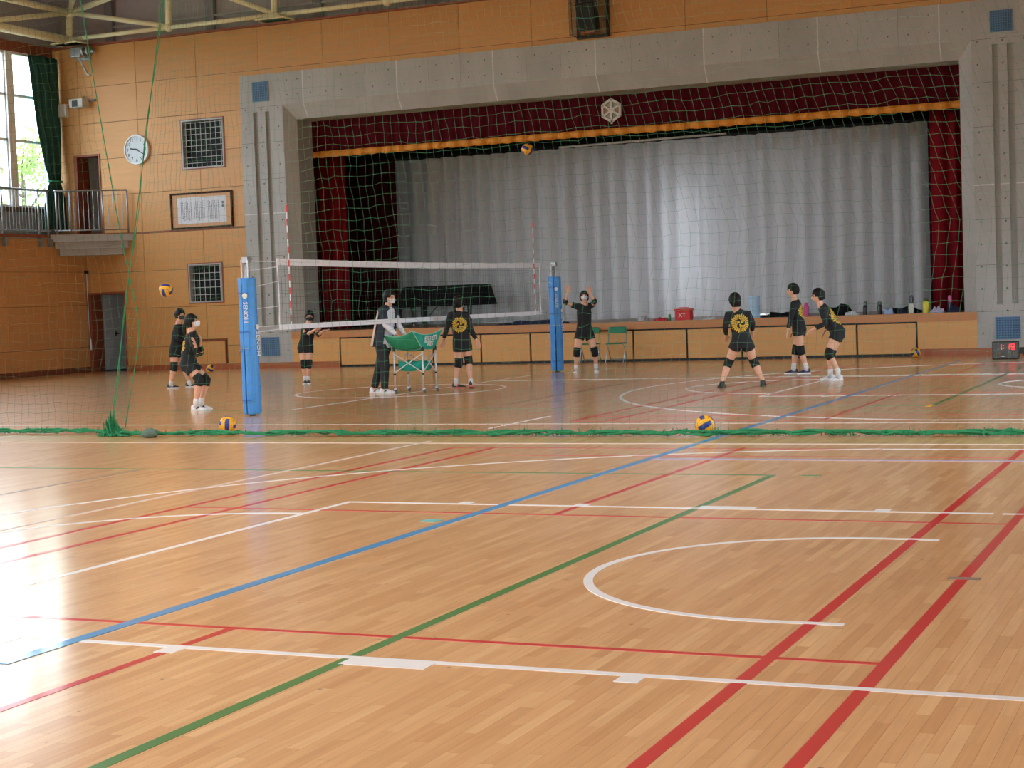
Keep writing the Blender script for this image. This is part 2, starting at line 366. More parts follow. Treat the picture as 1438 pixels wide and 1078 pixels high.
# ---- end wall: backing with openings, plywood panels as parts
holes = [(-27.62, -26.45, -0.1, 2.07), (-27.86, -27.03, 3.57, 5.67), (-24.46, -23.21, 5.10, 6.32), (-24.43, -23.43, 1.71, 2.69), (-22.67, -3.75, -1, 7.28)]
rects = [(XU-0.2, XRU+0.2, 0.0, 8.45)]
for h in holes: rects = subtract(rects, h)
wm = MB()
for x0, x1, z0, z1 in rects: wm.box(x0, x1, Y0+0.012, Y0+0.45, z0, z1)
wall_back = struct('wall_back', wm, M_WALLBASE)
hj = [0.0, 0.61, 1.62, 2.57, 3.54, 4.58, 5.52, 6.46, 7.40, 8.45]; vj = [-28.45] + [-27.63+1.84*k for k in range(16)] + [XRU]
holes2 = holes + [(-24.60, -23.36, -0.1, 0.78)]
for i in range(len(vj)-1):
    for k in range(len(hj)-1):
        rs = [(vj[i]+0.006, vj[i+1]-0.006, hj[k]+0.006, hj[k+1]-0.006)]
        for h in holes2: rs = subtract(rs, h)
        if not rs: continue
        m = MB()
        for x0, x1, z0, z1 in rs: m.box(x0, x1, Y0-0.006, Y0+0.012, z0, z1)
        m.build('panel', M_PANEL, wall_back)
struct('trim_1', MB().box(-26.0, -22.67, Y0-0.02, Y0+0.01, 3.545, 3.585), M_TRIMWOOD)
struct('trim_2', MB().box(XU, XRU, Y0-0.05, Y0+0.45, 8.45, 8.50), M_TRIMWOOD)
struct('baseboard_back', MB().box(-26.45, -20.12, Y0-0.035, Y0+0.0, 0.0, 0.15).box(-6.17, XR, Y0-0.035, Y0, 0.0, 0.15), M_BASE)
# hatch at the foot of the wall
ht = thing('wall_hatch', 'small two-leaf plywood hatch low in the wall left of the concrete frame', 'hatch', (-23.98, Y0-0.006, 0.0))
hm = MB()
for x0, x1, z0, z1 in ((-0.60, 0.60, 0.72, 0.76), (0.55, 0.585, 0.0, 0.72), (-0.585, -0.55, 0.0, 0.72), (-0.55, 0.55, 0.0, 0.03)): hm.box(x0, x1, -0.02, 0.015, z0, z1)
hm.build('frame', M_TRIMWOOD, ht)
for s in (0, 1): MB().box(-0.54+s*0.545, -0.005+s*0.545, -0.01, 0.012, 0.035, 0.715).build('leaf', M_PANEL, ht)

def doorway(n, x0, x1, z0, z1, deep, leaf_x, leaf_to, label):
    # dark space behind, red-brown lining, grey leaf standing ajar inside
    b = MB(); e = 0.1
    for r in ((x0-e, x0, Y0, Y0+deep, z0-e, z1+e), (x1, x1+e, Y0+0.45, Y0+deep, z0-e, z1+e), (x0-e, x1+e, Y0+deep, Y0+deep+e, z0-e, z1+e), (x0-e, x1+e, Y0+0.45, Y0+deep+e, z1, z1+e), (x0-e, x1+e, Y0, Y0+deep+e, z0-e, z0)): b.box(*r)
    d = struct('door_%d' % n, b, pm('dark_corridor', (74, 76, 78), rough=0.9))
    f = MB(); f.box(x0, x0+0.10, Y0-0.03, Y0+0.44, z0, z1).box(x1-0.04, x1, Y0-0.03, Y0+0.44, z0, z1).box(x0+0.1, x1-0.04, Y0-0.03, Y0+0.44, z1-0.05, z1)
    f.build('frame', M_TRIMWOOD, d)
    a = Vector((leaf_x, Y0+0.42, (z0+z1)/2)); c = Vector((leaf_to[0], Y0+leaf_to[1], (z0+z1)/2)); u = (c-a).normalized(); nn = Vector((-u.y, u.x, 0))
    MB().obox((a+c)/2, u, nn, (0,0,1), (c-a).length/2, 0.02, (z1-z0)/2-0.03).build('leaf', pm('grey_steel_door', (150, 158, 164), rough=0.5), d)
    h = MB(); p = a+u*0.35-nn*0.03; p.z = z0+0.98; h.obox(p, u, nn, (0,0,1), 0.05, 0.02, 0.015); h.obox(p-u*0.04, u, nn, (0,0,1), 0.012, 0.03, 0.06); h.build('handle', M_BLACK, d)
    return d
doorway(1, -27.62, -26.45, 0.0, 2.07, 2.2, -27.50, (-26.75, 1.5), '')
doorway(2, -27.86, -27.03, 3.57, 5.67, 1.6, -27.72, (-27.25, 1.3), '')
def guarded_opening(n, x0, x1, z0, z1, nx, nz, dx, dz):
    b = MB(); b.box(x0-0.02, x1+0.02, Y0+0.17, Y0+0.46, z0-0.02, z1+0.02)
    w = struct('window_%d' % n, b, M_DARKWIN)
    f = MB(); t = 0.034
    for r in ((x0, x1, z1-t, z1), (x0, x1, z0, z0+t), (x0, x0+t, z0+t, z1-t), (x1-t, x1, z0+t, z1-t)): f.box(r[0], r[1], Y0-0.03, Y0+0.14, r[2], r[3])
    f.build('frame', pm('pale_grey_metal_frame', (172, 168, 166), rough=0.45), w)
    fo = MB()
    for r in ((x0-0.03, x1+0.03, z1, z1+0.025), (x0-0.03, x1+0.03, z0-0.025, z0), (x0-0.03, x0, z0, z1), (x1, x1+0.03, z0, z1)): fo.box(r[0], r[1], Y0-0.02, Y0+0.01, r[2], r[3])
    fo.build('casing', M_TRIMWOOD, w)
    MB().box(x0+t, x1-t, Y0+0.13, Y0+0.136, z0+t, z1-t).build('pane', pm('dark_void_pane', (26, 29, 32), rough=0.6, spec=0.15), w)  # opaque dark sheet, the unlit void behind the bars put into its colour
    for i in range(1, nx+1):
        x = x0+t+(x1-x0-2*t)*(i-dx)/nx
        MB().tube([(x, Y0-0.005, z0+t), (x, Y0-0.005, z1-t)], 0.0055, 6).build('bar', M_WHITE, w)
    for i in range(1, nz+1):
        z = z0+t+(z1-z0-2*t)*(i-dz)/nz
        MB().tube([(x0+t, Y0+0.012, z), (x1-t, Y0+0.012, z)], 0.0055, 6).build('bar', M_WHITE, w)
guarded_opening(1, -24.46, -23.21, 5.10, 6.32, 8, 8, 0.35, 0.3)
guarded_opening(2, -24.43, -23.43, 1.71, 2.69, 6, 5, 0.2, 0.1)

# ---- concrete proscenium
PF = Y0-0.03
def slotted_pillar(x0, x1, slots, caulk_z, holes_x):
    m = MB(); zb, zt = 1.04, 6.36
    xs = [x0] + [v for s in slots for v in s] + [x1]
    m.box(x0, x1, PF+0.08, Y0+0.45, 0, 7.28)
    m.box(x0, x1, PF, PF+0.08, 0, zb); m.box(x0, x1, PF, PF+0.08, zt, 7.28)
    for i in range(0, len(xs), 2): m.box(xs[i], xs[i+1], PF, PF+0.08, zb, zt)
    o = struct('wall_pillar', m, M_CONC)
    j = MB()
    for z in (0.9, 1.86, 2.8, 4.7, 5.6, 6.48): 
        for i in range(0, len(xs), 2): j.box(xs[i]+0.002, xs[i+1]-0.002, PF-0.0015, PF+0.001, z-0.004, z+0.004)
    j.build('formwork_seam', M_CONCD, o)
    c = MB()
    for i in range(0, len(xs), 2): c.box(xs[i]+0.002, xs[i+1]-0.002, PF-0.004, PF+0.001, caulk_z-0.012, caulk_z+0.012)
    c.build('caulk_joint', M_CAULK, o)
    t = MB()
    for hx in holes_x:
        for q in range(14): t.lathe([(0.02, 0), (0.02, 0.004)], (hx, PF+0.0005, 0.45+q*0.46), 10, (0,-1,0))
    t.build('tie_holes', M_CONCD, o); return o
slotted_pillar(-22.67, -21.45, [(-22.30, -22.17), (-21.95, -21.83)], 3.85, [-22.52, -22.06, -21.58])
slotted_pillar(-4.95, -3.75, [(-4.54, -4.42), (-4.24, -4.11)], 3.51, [-4.83, -4.33, -3.9])
cx = [-20.85, -18.26, -15.74, -13.20, -10.66, -8.13, -5.59]
edges = [-21.45] + cx + [-4.95]
m = MB(); m.box(-21.45, -4.95, PF+0.006, Y0+0.45, 6.49, 7.28); lintel = struct('wall_lintel', m, M_CONCD)
for i in range(len(edges)-1):
    a, b = edges[i], edges[i+1]; n = max(1, round((b-a)/0.86))
    for k in range(n):
        p, q = a+(b-a)*k/n, a+(b-a)*(k+1)/n
        mm = MB(); mm.box(p+0.004, q-0.004, PF, PF+0.03, 6.49, 7.28)
        for hx in (0.25, 0.75):
            for hz in (6.72, 7.08): mm.cur = 1; mm.lathe([(0.018, 0), (0.018, 0.003)], (p+(q-p)*hx, PF+0.0005, hz), 8, (0,-1,0)); mm.cur = 0
        mm.build('panel', [M_CONC, M_CONCD], lintel)
m = MB(); A, B_ = (-21.45, -4.95, 6.49), (-21.18, -5.23, 6.13); ya, yb, yc = PF, PF+0.22, PF+0.92
m.add([(A[0],ya,0),(B_[0],yb,0),(B_[0],yb,B_[2]),(A[0],ya,A[2])], [(0,1,2,3)])
m.add([(B_[0],yb,0),(B_[0],yc,0),(B_[0],yc,B_[2]),(B_[0],yb,B_[2])], [(0,1,2,3)])
m.add([(A[1],ya,0),(B_[1],yb,0),(B_[1],yb,B_[2]),(A[1],ya,A[2])], [(3,2,1,0)])
m.add([(B_[1],yb,0),(B_[1],yc,0),(B_[1],yc,B_[2]),(B_[1],yb,B_[2])], [(3,2,1,0)])
m.add([(A[0],ya,A[2]),(B_[0],yb,B_[2]),(B_[1],yb,B_[2]),(A[1],ya,A[2])], [(0,1,2,3)])
m.add([(B_[0],yb,B_[2]),(B_[0],yc,B_[2]),(B_[1],yc,B_[2]),(B_[1],yb,B_[2])], [(0,1,2,3)])
m.box(-22.6, -21.2, yb, yc, 0, 6.4); m.box(-5.21, -3.9, yb, yc, 0, 6.4); m.box(-22.6, -3.9, yb+0.0, yc, 6.16, 7.2)
reveal = struct('wall_proscenium_reveal', m, M_CONC)
c = MB()
for x in cx:
    c.box(x-0.012, x+0.012, PF-0.004, PF+0.002, 6.49, 7.28)
    c.add([(x-0.012, ya-0.004, 6.487), (x+0.012, ya-0.004, 6.487), (x+0.012, yb-0.003, 6.127), (x-0.012, yb-0.003, 6.127)], [(3,2,1,0)])
c.build('caulk_joint', M_CAULK, lintel)
for i, (x0, x1, z0, z1) in enumerate(((-22.29, -21.83, 6.61, 7.10), (-4.57, -4.12, 6.60, 7.04), (-4.58, -4.08, 0.32, 0.78), (-22.34, -21.83, 0.31, 0.78))):
    t = thing('wall_vent', ['square blue vent high on the left end of the concrete frame', 'square blue vent high on the right end of the concrete frame', 'square blue vent low on the concrete pillar above the digital timer', 'square blue vent low on the concrete pillar behind the nearer net post'][i], 'vent', ((x0+x1)/2, PF, z0), 0, 'blue vents on the concrete frame')
    w = (x1-x0)/2; h = z1-z0; f = MB()
    for r in ((-w, w, 0, 0.02), (-w, w, h-0.02, h), (-w, -w+0.02, 0.02, h-0.02), (w-0.02, w, 0.02, h-0.02)): f.box(r[0], r[1], -0.02, 0.0, r[2], r[3])
    f.build('frame', M_BLUEV, t); MB().box(-w+0.02, w-0.02, -0.006, 0, 0.02, h-0.02).build('backing', pm('blue_grey_backing', (72, 98, 132), rough=0.7), t)
    n = 9; gm = MB()
    for k in range(1, n):
        gm.box(-w+2*w*k/n-0.008, -w+2*w*k/n+0.008, -0.016, -0.006, 0.02, h-0.02); gm.box(-w+0.02, w-0.02, -0.014, -0.006, h*k/n-0.008, h*k/n+0.008)
    gm.build('mesh', M_BLUEV, t)

# ---- stage
st = MB(); st.box(-23.6, -2.6, Y0+0.10, 45.2, 0.0, 0.86); stage = struct('floor_stage', st, M_BLACK)
k = 0
for i in range(70):
    x0 = -23.6+0.3*i; MB().box(x0+0.002, x0+0.298, Y0+0.12, 45.0, 0.86, 0.895).build('plank', M_STAGEF, stage)
sf = MB(); sf.box(-21.45, -4.95, Y0-0.06, Y0+0.12, 0.73, 0.90); apron = struct('trim_stage_front', sf, M_NOSING)
for x0, x1 in ((-21.45, -20.12), (-6.17, -4.95)): MB().box(x0, x1, Y0-0.03, Y0+0.1, 0.0, 0.73).build('fixed_panel', M_STAGEW, apron)
MB().box(-20.12, -6.17, Y0+0.02, Y0+0.09, 0.0, 0.73).build('dark_recess', M_BLACK, apron)
for k in range(11):
    x1 = -6.19-1.265*k; x0 = x1-1.265
    d = MB().box(x0+0.022, x1-0.022, Y0-0.025, Y0+0.02, 0.055, 0.695).build('storage_panel', M_STAGEW, apron, bevel=0.006)
box = MB(); e = 0.15
box.box(-24.2, -24.0, Y0+0.45, 45.3, 0, 8.0).box(-2.4, -2.2, Y0+0.45, 45.3, 0, 8.0).box(-24.2, -2.2, Y0+0.45, 45.3, 8.0, 8.2)
box.box(-24.2, -13.0, 45.1, 45.3, 0, 8.0).box(-12.1, -2.2, 45.1, 45.3, 0, 8.0).box(-13.0, -12.1, 45.1, 45.3, 0, 0.9).box(-13.0, -12.1, 45.1, 45.3, 4.2, 8.0)
box.box(-24.0, -22.6, Y0+0.44, Y0+0.5, 0, 8).box(-3.9, -2.4, Y0+0.44, Y0+0.5, 0, 8).box(-22.6, -3.9, Y0+0.44, Y0+0.5, 7.1, 8.0)
struct('wall_stage_house', box, pm('stage_house_dark_paint', (58, 54, 54), rough=0.9))

# ---- left side: lower wall with panels, walkway, upper wall, windows
def side(sgn, X1, X2, wall_name, y_from):
    # sgn +1: left wall (faces +x); -1: right wall
    a = MB(); xa, xb = min(X1, X1-sgn*0.8), max(X1, X1-sgn*0.8)
    if sgn > 0: a.box(xa, xb, YB, Y0+0.3, 0, 3.45)
    else: a.box(xa, xb, YB, Y0+0.3, 0, 0.9).box(xa, xb, YB, Y0+0.3, 3.3, 3.45).box(xa, xb, 32.5, Y0+0.3, 0.9, 3.3).box(xa, xb, YB-0.3, 12.7, 0.9, 3.3)
    lo = struct('wall_%s_lower' % wall_name, a, M_WALLBASE)
    ys = [34.06+1.86*k for k in range(1, -23, -1)]
    zs = [0.0, 0.66, 1.75, 2.62, 3.45]
    for i in range(len(ys)-1):
        y1, y0 = min(ys[i], Y0-0.01), max(ys[i+1], YB)
        if y1-y0 < 0.05: continue
        if sgn < 0: continue
        for k in range(4):
            MB().box(min(X1, X1+sgn*0.014), max(X1, X1+sgn*0.014), y0+0.006, y1-0.006, zs[k]+0.006, zs[k+1]-0.006).build('panel', M_PANEL_L, lo)
    struct('baseboard_%s' % wall_name, MB().box(min(X1, X1+sgn*0.03), max(X1, X1+sgn*0.03), YB, Y0-0.02, 0, 0.14), pm('dark_red_brown_baseboard', (122, 66, 44), rough=0.45))
    struct('floor_walkway_%s' % wall_name, MB().box(min(X1+sgn*0.03, X2), max(X1+sgn*0.03, X2), YB, Y0, 3.45, 3.52), M_CONC)
    struct('trim_walkway_%s' % wall_name, MB().box(min(X1+sgn*0.03, X1+sgn*0.06), max(X1+sgn*0.03, X1+sgn*0.06), YB, Y0, 3.48, 3.56), M_TRIMWOOD)
    b = MB(); xa, xb = min(X2, X2-sgn*0.25), max(X2, X2-sgn*0.25)
    if sgn < 0: b.box(xa, xb, YB, 35.1, 3.45, 8.5)
    else: b.box(xa, xb, YB, Y0+0.3, 3.45, 4.3)
    b.box(xa, xb, 35.1, Y0+0.3, 4.3, 8.5); b.box(xa, xb, YB-0.3, YB+0.3, 4.3, 8.5)
    up = struct('wall_%s_upper' % wall_name, b, pm('grey_painted_sill_wall', (150, 152, 156), rough=0.7))
    struct('trim_header_%s' % wall_name, MB().box(min(X2-sgn*0.25, X2+sgn*0.04), max(X2-sgn*0.25, X2+sgn*0.04), YB, Y0+0.3, 8.25, 8.52), M_TRIMWOOD)
    sl = MB(); sl.box(min(X2, X2+sgn*0.05), max(X2, X2+sgn*0.05), YB, 35.1, 4.18, 4.30); struct('trim_sill_%s' % wall_name, sl, pm('brown_window_sill', (96, 74, 62), rough=0.6))
side(1, XL, XU, 'left', 0); side(-1, XR, XRU, 'right', 0)
M_FRAME = pm('white_window_frame', (244, 248, 255), rough=0.45, var=0.03)
def window_bay(n, X, y0, y1, sgn):
    f = MB(); x0, x1 = min(X-sgn*0.16, X-sgn*0.04), max(X-sgn*0.16, X-sgn*0.04)
    f.box(min(X-sgn*0.22, X+sgn*0.02), max(X-sgn*0.22, X+sgn*0.02), y0, y0+0.26, 4.3, 8.25)
    zz = [4.3, 4.78, 6.01, 7.16, 8.25]; zt = [(4.3, 4.36)] + [(z-0.035, z+0.035) for z in zz[1:4]] + [(8.2, 8.25)]
    for a, b in zt: f.box(x0, x1, y0+0.26, y1, a, b)
    f.box(x0, x1, y1-0.04, y1, 4.36, 8.2)
    w = struct('window_%d' % n, f, M_FRAME)
    for k in range(4): MB().box((x0+x1)/2-0.004, (x0+x1)/2+0.004, y0+0.26, y1-0.04, zt[k][1], zt[k+1][0]).build('pane', M_GLASS, w)
n = 3
edges_ = [35.1, 33.50] + [33.50-1.95*k for k in range(1, 20)]
for i in range(len(edges_)-1):
    if edges_[i+1] < YB+0.3: break
    window_bay(n, XU, edges_[i+1], edges_[i], 1); n += 1
for i in range(10):     # low windows of the right wall, beside and behind the camera
    y1 = 32.5-1.98*i; f = MB(); f.box(1.42, 2.2, y1-1.98, y1-1.84, 0.9, 3.3)
    for a, b in ((0.9, 0.96), (2.0, 2.06), (3.24, 3.3)): f.box(1.9, 2.0, y1-1.84, y1, a, b)
    w = struct('window_%d' % n, f, M_FRAME); n += 1
    for a, b in ((0.96, 2.0), (2.06, 3.24)): MB().box(1.945, 1.953, y1-1.84, y1, a, b).build('pane', M_GLASS, w)
# back wall behind the camera, ceiling, gables
struct('wall_front', MB().box(XU-0.3, -25.2, YB-0.3, YB, 0, 8.5).box(-1.2, XRU+0.3, YB-0.3, YB, 0, 8.5).box(-25.2, -1.2, YB-0.3, YB, 4.6, 8.5).box(-25.2, -1.2, YB-0.3, YB, 0, 0.6), M_PANEL)
for i in range(12):
    x0 = -25.2+2.0*i; f = MB(); f.box(x0, x0+0.14, YB-0.25, YB-0.02, 0.6, 4.6)
    for a, b in ((0.6, 0.66), (2.55, 2.61), (4.54, 4.6)): f.box(x0+0.14, x0+2.0, YB-0.2, YB-0.1, a, b)
    w = struct('window_%d' % n, f, M_FRAME); n += 1
    for a, b in ((0.66, 2.55), (2.61, 4.54)): MB().box(x0+0.14, x0+2.0, YB-0.155, YB-0.147, a, b).build('pane', M_GLASS, w)
ck = MB(); ap = (-13.2, 12.85); lo_, hi_ = XU-0.4, XRU+0.4
def deck_z(x): return 9.75+(12.85-9.75)*(1-abs(x-ap[0])/15.2)
ck.add([(lo_, YB-0.4, 9.7), (ap[0], YB-0.4, ap[1]), (ap[0], 36.4, ap[1]), (lo_, 36.4, 9.7)], [(0,1,2,3)])
ck.add([(hi_, YB-0.4, 9.7), (ap[0], YB-0.4, ap[1]), (ap[0], 36.4, ap[1]), (hi_, 36.4, 9.7)], [(3,2,1,0)])
ck.add([(lo_, YB-0.4, 9.95), (ap[0], YB-0.4, ap[1]+0.25), (ap[0], 36.4, ap[1]+0.25), (lo_, 36.4, 9.95)], [(3,2,1,0)])
ck.add([(hi_, YB-0.4, 9.95), (ap[0], YB-0.4, ap[1]+0.25), (ap[0], 36.4, ap[1]+0.25), (hi_, 36.4, 9.95)], [(0,1,2,3)])
ceiling = struct('ceiling', ck, M_DECK)
for y in [35.3-1.05*k for k in range(0, 38)]:
    MB().obox((-20.9, y, (9.7+12.85)/2-0.02), (ap[0]-lo_, 0, 12.85-9.7), (0,1,0), (-(12.85-9.7), 0, ap[0]-lo_), 7.9, 0.02, 0.03).build('deck_seam', pm('pale_deck_seam', (182, 178, 182), rough=0.7), ceiling)
for nm, y in (('wall_gable_back', 35.9), ('wall_gable_front', YB-0.1)):
    gm = MB(); gm.add([(lo_, y, 8.4), (hi_, y, 8.4), (hi_, y, 9.9), (ap[0], y, 13.0), (lo_, y, 9.9)], [(0,1,2,3,4)]); gm.add([(lo_, y+0.1, 8.4), (hi_, y+0.1, 8.4), (hi_, y+0.1, 9.9), (ap[0], y+0.1, 13.0), (lo_, y+0.1, 9.9)], [(4,3,2,1,0)])
    gw = struct(nm, gm, M_GABLE)
    if nm.endswith('back'):
        rb = MB()
        for q in range(104):
            x = -19.6+0.2*q; rb.box(x, x+0.09, y-0.04, y, 8.45, deck_z(x)-0.05)
        rb.build('ribs', M_GABLE, gw)
        MB().box(XU, XRU, y-0.12, y-0.04, 8.95, 9.0).build('rail', pm('pale_deck_seam', (182,178,182)), gw)
        for q in range(9):
            x = -26.9+3.13*q; MB().box(x-0.12, x+0.12, y-0.16, y-0.04, 8.45, deck_z(x)-0.06).build('steel_column', pm('grey_steel_column', (140, 138, 144), rough=0.6), gw)
    
for nm, xx in (('wall_clerestory_left', (XU-0.35, XU-0.1)), ('wall_clerestory_right', (XRU+0.1, XRU+0.35))):
    struct(nm, MB().box(xx[0], xx[1], YB-0.3, 36.2, 8.5, 9.95), M_GABLE)
struct('ground', MB().box(-400, -29.2, -400, 400, -0.6, -0.5), pm('outside_grass', (128, 130, 108), rough=0.9, scale=2))
struct('ground_front', MB().box(-29.2, 2.7, -400, -6.1, -0.6, -0.5), pm('outside_grass', (128, 130, 108), rough=0.9, scale=2))
struct('ground_right', MB().box(2.7, 400, -400, 400, -0.6, -0.5), pm('outside_grass', (128, 130, 108), rough=0.9, scale=2))
# ---- roof trusses
def hubz(k): return 9.31+0.60*(k if k <= 4.6 else max(0, 9.2-k))
tr = thing('roof_truss', 'cream tubular steel truss along the top of the end wall', 'truss', (-27.6, 35.0, 8.5))
def tpart(root, name, a, b, r):
    L = Vector(root.location); return MB().tube([Vector(a)-L, Vector(b)-L], r, 10).build(name, M_CREAMST, root, smooth=True)
nx = lambda k: -27.6+3.1*k
for k in range(10):
    hz = hubz(k)
    tpart(tr, 'post', (nx(k), 35.0, 8.58), (nx(k)+0.06, 35.0, hz), 0.085)
    if k < 9:
        tpart(tr, 'bottom_chord', (nx(k), 35.0, 8.63), (nx(k+1), 35.0, 8.63), 0.055)
        tpart(tr, 'top_chord', (nx(k)+0.06, 35.0, hz), (nx(k+1)+0.06, 35.0, hubz(k+1)), 0.075)
        if k < 5: tpart(tr, 'brace', (nx(k)+0.06, 35.0, hz), (nx(k+1), 35.0, 8.66), 0.065)
        else: tpart(tr, 'brace', (nx(k), 35.0, 8.66), (nx(k+1)+0.06, 35.0, hubz(k+1)), 0.065)
    MB().ell((nx(k)-tr.location.x+0.06, 0, hz-8.5), 0.14, 0.14, 0.14).build('node', M_CREAMST, tr, smooth=True); MB().ell((nx(k)-tr.location.x, 0, 0.13), 0.11, 0.11, 0.11).build('node', M_CREAMST, tr, smooth=True)
    if k % 2 == 0:
        bp_ = MB(); x = nx(k)-tr.location.x; bp_.add([(x-0.36,-0.2,0.0),(x+0.36,-0.2,0.0),(x+0.36,0.2,0.0),(x-0.36,0.2,0.0),(x-0.14,-0.1,0.16),(x+0.14,-0.1,0.16),(x+0.14,0.1,0.16),(x-0.14,0.1,0.16)], [(0,3,2,1),(4,5,6,7),(0,1,5,4),(1,2,6,5),(2,3,7,6),(3,0,4,7)])
        bp_.box(x-0.42, x+0.42, -0.24, 0.24, 0.0, 0.03); bp_.build('bearing_plate', M_CREAMST, tr)
ts = thing('roof_truss', 'cream tubular steel truss along the wall above the tall windows', 'truss', (-27.6, 35.0, 8.5))
ny = lambda j: 35.0-3.15*j
for j in range(13):
    if j: tpart(ts, 'post', (nx(0), ny(j), 8.58), (nx(0)+0.06, ny(j), 9.31), 0.085)
    if j < 12:
        tpart(ts, 'bottom_chord', (nx(0), ny(j)-0.05, 8.60), (nx(0), ny(j+1), 8.60), 0.11)
        tpart(ts, 'top_chord', (nx(0)+0.06, ny(j), 9.31), (nx(0)+0.06, ny(j+1), 9.31), 0.08)
        tpart(ts, 'brace', (nx(0)+0.06, ny(j), 9.31), (nx(0), ny(j+1), 8.66), 0.065)
        tpart(ts, 'roof_strut', (nx(0)+0.06, ny(j), 9.31), (nx(0.5), ny(j+0.5), 10.0), 0.055)
        tpart(ts, 'roof_strut', (nx(0)+0.06, ny(j), 9.31), (nx(1), ny(j+1), 9.9), 0.06)
        tpart(ts, 'roof_purlin', (nx(0.5), ny(j+0.5), 10.0), (nx(0.5), ny(j+1.5), 10.0), 0.06)
    if j: nd = MB(); nd.ell((0.06, ny(j)-35.0, 0.81), 0.14, 0.14, 0.14); nd.build('node', M_CREAMST, ts, smooth=True)
# ---- landing across the corner (diagonal front), railings
def prism(poly, z0, z1):
    m = MB(); n_ = len(poly); m.add([(x, y, z0) for x, y in poly]+[(x, y, z1) for x, y in poly], [tuple(range(n_-1, -1, -1)), tuple(range(n_, 2*n_))]+[(k, (k+1) % n_, n_+(k+1) % n_, n_+k) for k in range(n_)]); return m
LXA, LYA, LXB = XL+0.07, 33.85, -26.05
def corner(d, z0, z1): return prism([(LXA, LYA+d), (LXB-d, Y0-0.09), (LXB-d, Y0-0.008), (LXA, Y0-0.008)], z0, z1)
landing = struct('floor_landing', corner(0.0, 3.38, 3.56), M_CONC)
corner(0.16, 3.20, 3.38).build('corbel_step', M_CONC, landing); corner(0.34, 3.03, 3.20).build('corbel_step', M_CONC, landing); corner(-0.01, 3.56, 3.575).build('edge_strip', M_TRIMWOOD, landing)
rl = thing('walkway_railing', 'grey steel railing along the walkway under the tall windows', 'railing', (XL, 34.0, 3.56))
xr = 0.02
MB().tube([(xr, -20, 1.12), (xr, -0.07, 1.12)], 0.022, 8).build('top_rail', M_STEEL, rl, smooth=True); MB().tube([(xr, -20, 0.10), (xr, -0.07, 0.10)], 0.014, 8).build('bottom_rail', M_STEEL, rl, smooth=True)
bal = MB()
for q in range(150):
    y = -0.12*q-0.14
    o = MB().tube([(xr, y, 0.10), (xr, y, 1.12)], 0.008, 6)
    if q < 40: o.build('baluster', M_STEEL, rl)
    else: bal.v and 0; bal.add(o.v, o.f)
stuff(bal.build('far_balusters', M_STEEL, rl))
for y in (-0.15, -0.5, -1.85, -2.2, -3.8, -5.8, -7.8, -9.8):
    p = MB(); p.tube([(xr, y, -0.28), (xr, y, 1.12)], 0.024, 8); p.build('post', M_STEEL, rl, smooth=True); MB().box(xr+0.03-0.05, xr+0.10, y-0.05, y+0.05, -0.30, -0.12).build('bracket', pm('grey_bracket', (130, 132, 134), rough=0.6), rl)
lr = thing('landing_railing', 'grey steel railing across the corner landing before the upper doorway', 'railing', (LXA+0.03, LYA+0.16, 3.575))
ex, ey = LXB-0.09-LXA-0.03, Y0-0.14-LYA-0.16
MB().tube([(0, 0, 1.10), (0.06, 0.03, 1.10), (ex, ey, 1.10)], 0.022, 8).build('top_rail', M_STEEL, lr, smooth=True); MB().tube([(0, 0, 0.09), (ex, ey, 0.09)], 0.014, 8).build('bottom_rail', M_STEEL, lr, smooth=True)
for q in range(1, 15): MB().tube([(ex*q/15, ey*q/15, 0.09), (ex*q/15, ey*q/15, 1.10)], 0.009, 6).build('baluster', M_STEEL, lr)
for f in (0.03, 0.22, 0.66, 1.0): MB().tube([(ex*f, ey*f, 0.0), (ex*f, ey*f, 1.10)], 0.022, 8).build('post', M_STEEL, lr, smooth=True)
# ================================================================= stage drapery
def drape(x0, x1, y, z0, z1, waves, amp, nz=6, jitter=0.5, thick=0.0, hem=None, seedv=1, flare=None, soft=False):
    rnd = random.Random(seedv); nxx = int(waves*10)+1; m = MB(); V = []; F = []
    ph = [rnd.uniform(-1, 1)*jitter for _ in range(int(waves)+3)]; am = [1+rnd.uniform(-1, 1)*0.35 for _ in range(int(waves)+3)]
    for j in range(nz+1):
        t = j/nz
        for i in range(nxx+1):
            u = i/nxx; w_ = u*waves; k = int(w_)
            p = ph[k]*(1-(w_-k))+ph[k+1]*(w_-k); a = am[k]*(1-(w_-k))+am[k+1]*(w_-k)
            s = math.sin(2*PI*w_+p*2); s = math.copysign(abs(s)**0.75, s)
            if soft: s = 1-2*abs(math.sin(PI*w_+p))**0.75
            zz = z0+(z1-z0)*t
            if hem and j == 0: zz += hem(u)
            xx = x0+(x1-x0)*u
            if flare: xx = flare(u, t, xx)
            V.append((xx, y+amp*a*s*(0.8+0.2*(1-t)), zz))
    for j in range(nz):
        for i in range(nxx):
            a = j*(nxx+1)+i; F.append((a, a+1, a+nxx+2, a+nxx+1))
    m.add(V, F); return m
def solid(o, t):
    s = o.modifiers.new('cloth', 'SOLIDIFY'); s.thickness = t; s.offset = 0; return o
va = thing('stage_valance', 'dark red velvet valance with a gold fringe under the concrete lintel', 'valance', (0, 0, 0))
solid(drape(-21.17, -5.24, 36.2, 5.36, 6.8, 44, 0.028, nz=3, seedv=3).build('cloth', M_REDV, va, smooth=True), 0.012)
solid(drape(-21.17, -5.24, 36.185, 5.215, 5.37, 44, 0.030, nz=2, seedv=3, hem=lambda u: 0.012*math.sin(u*88*PI)).build('fringe', M_GOLD, va, smooth=True), 0.014)
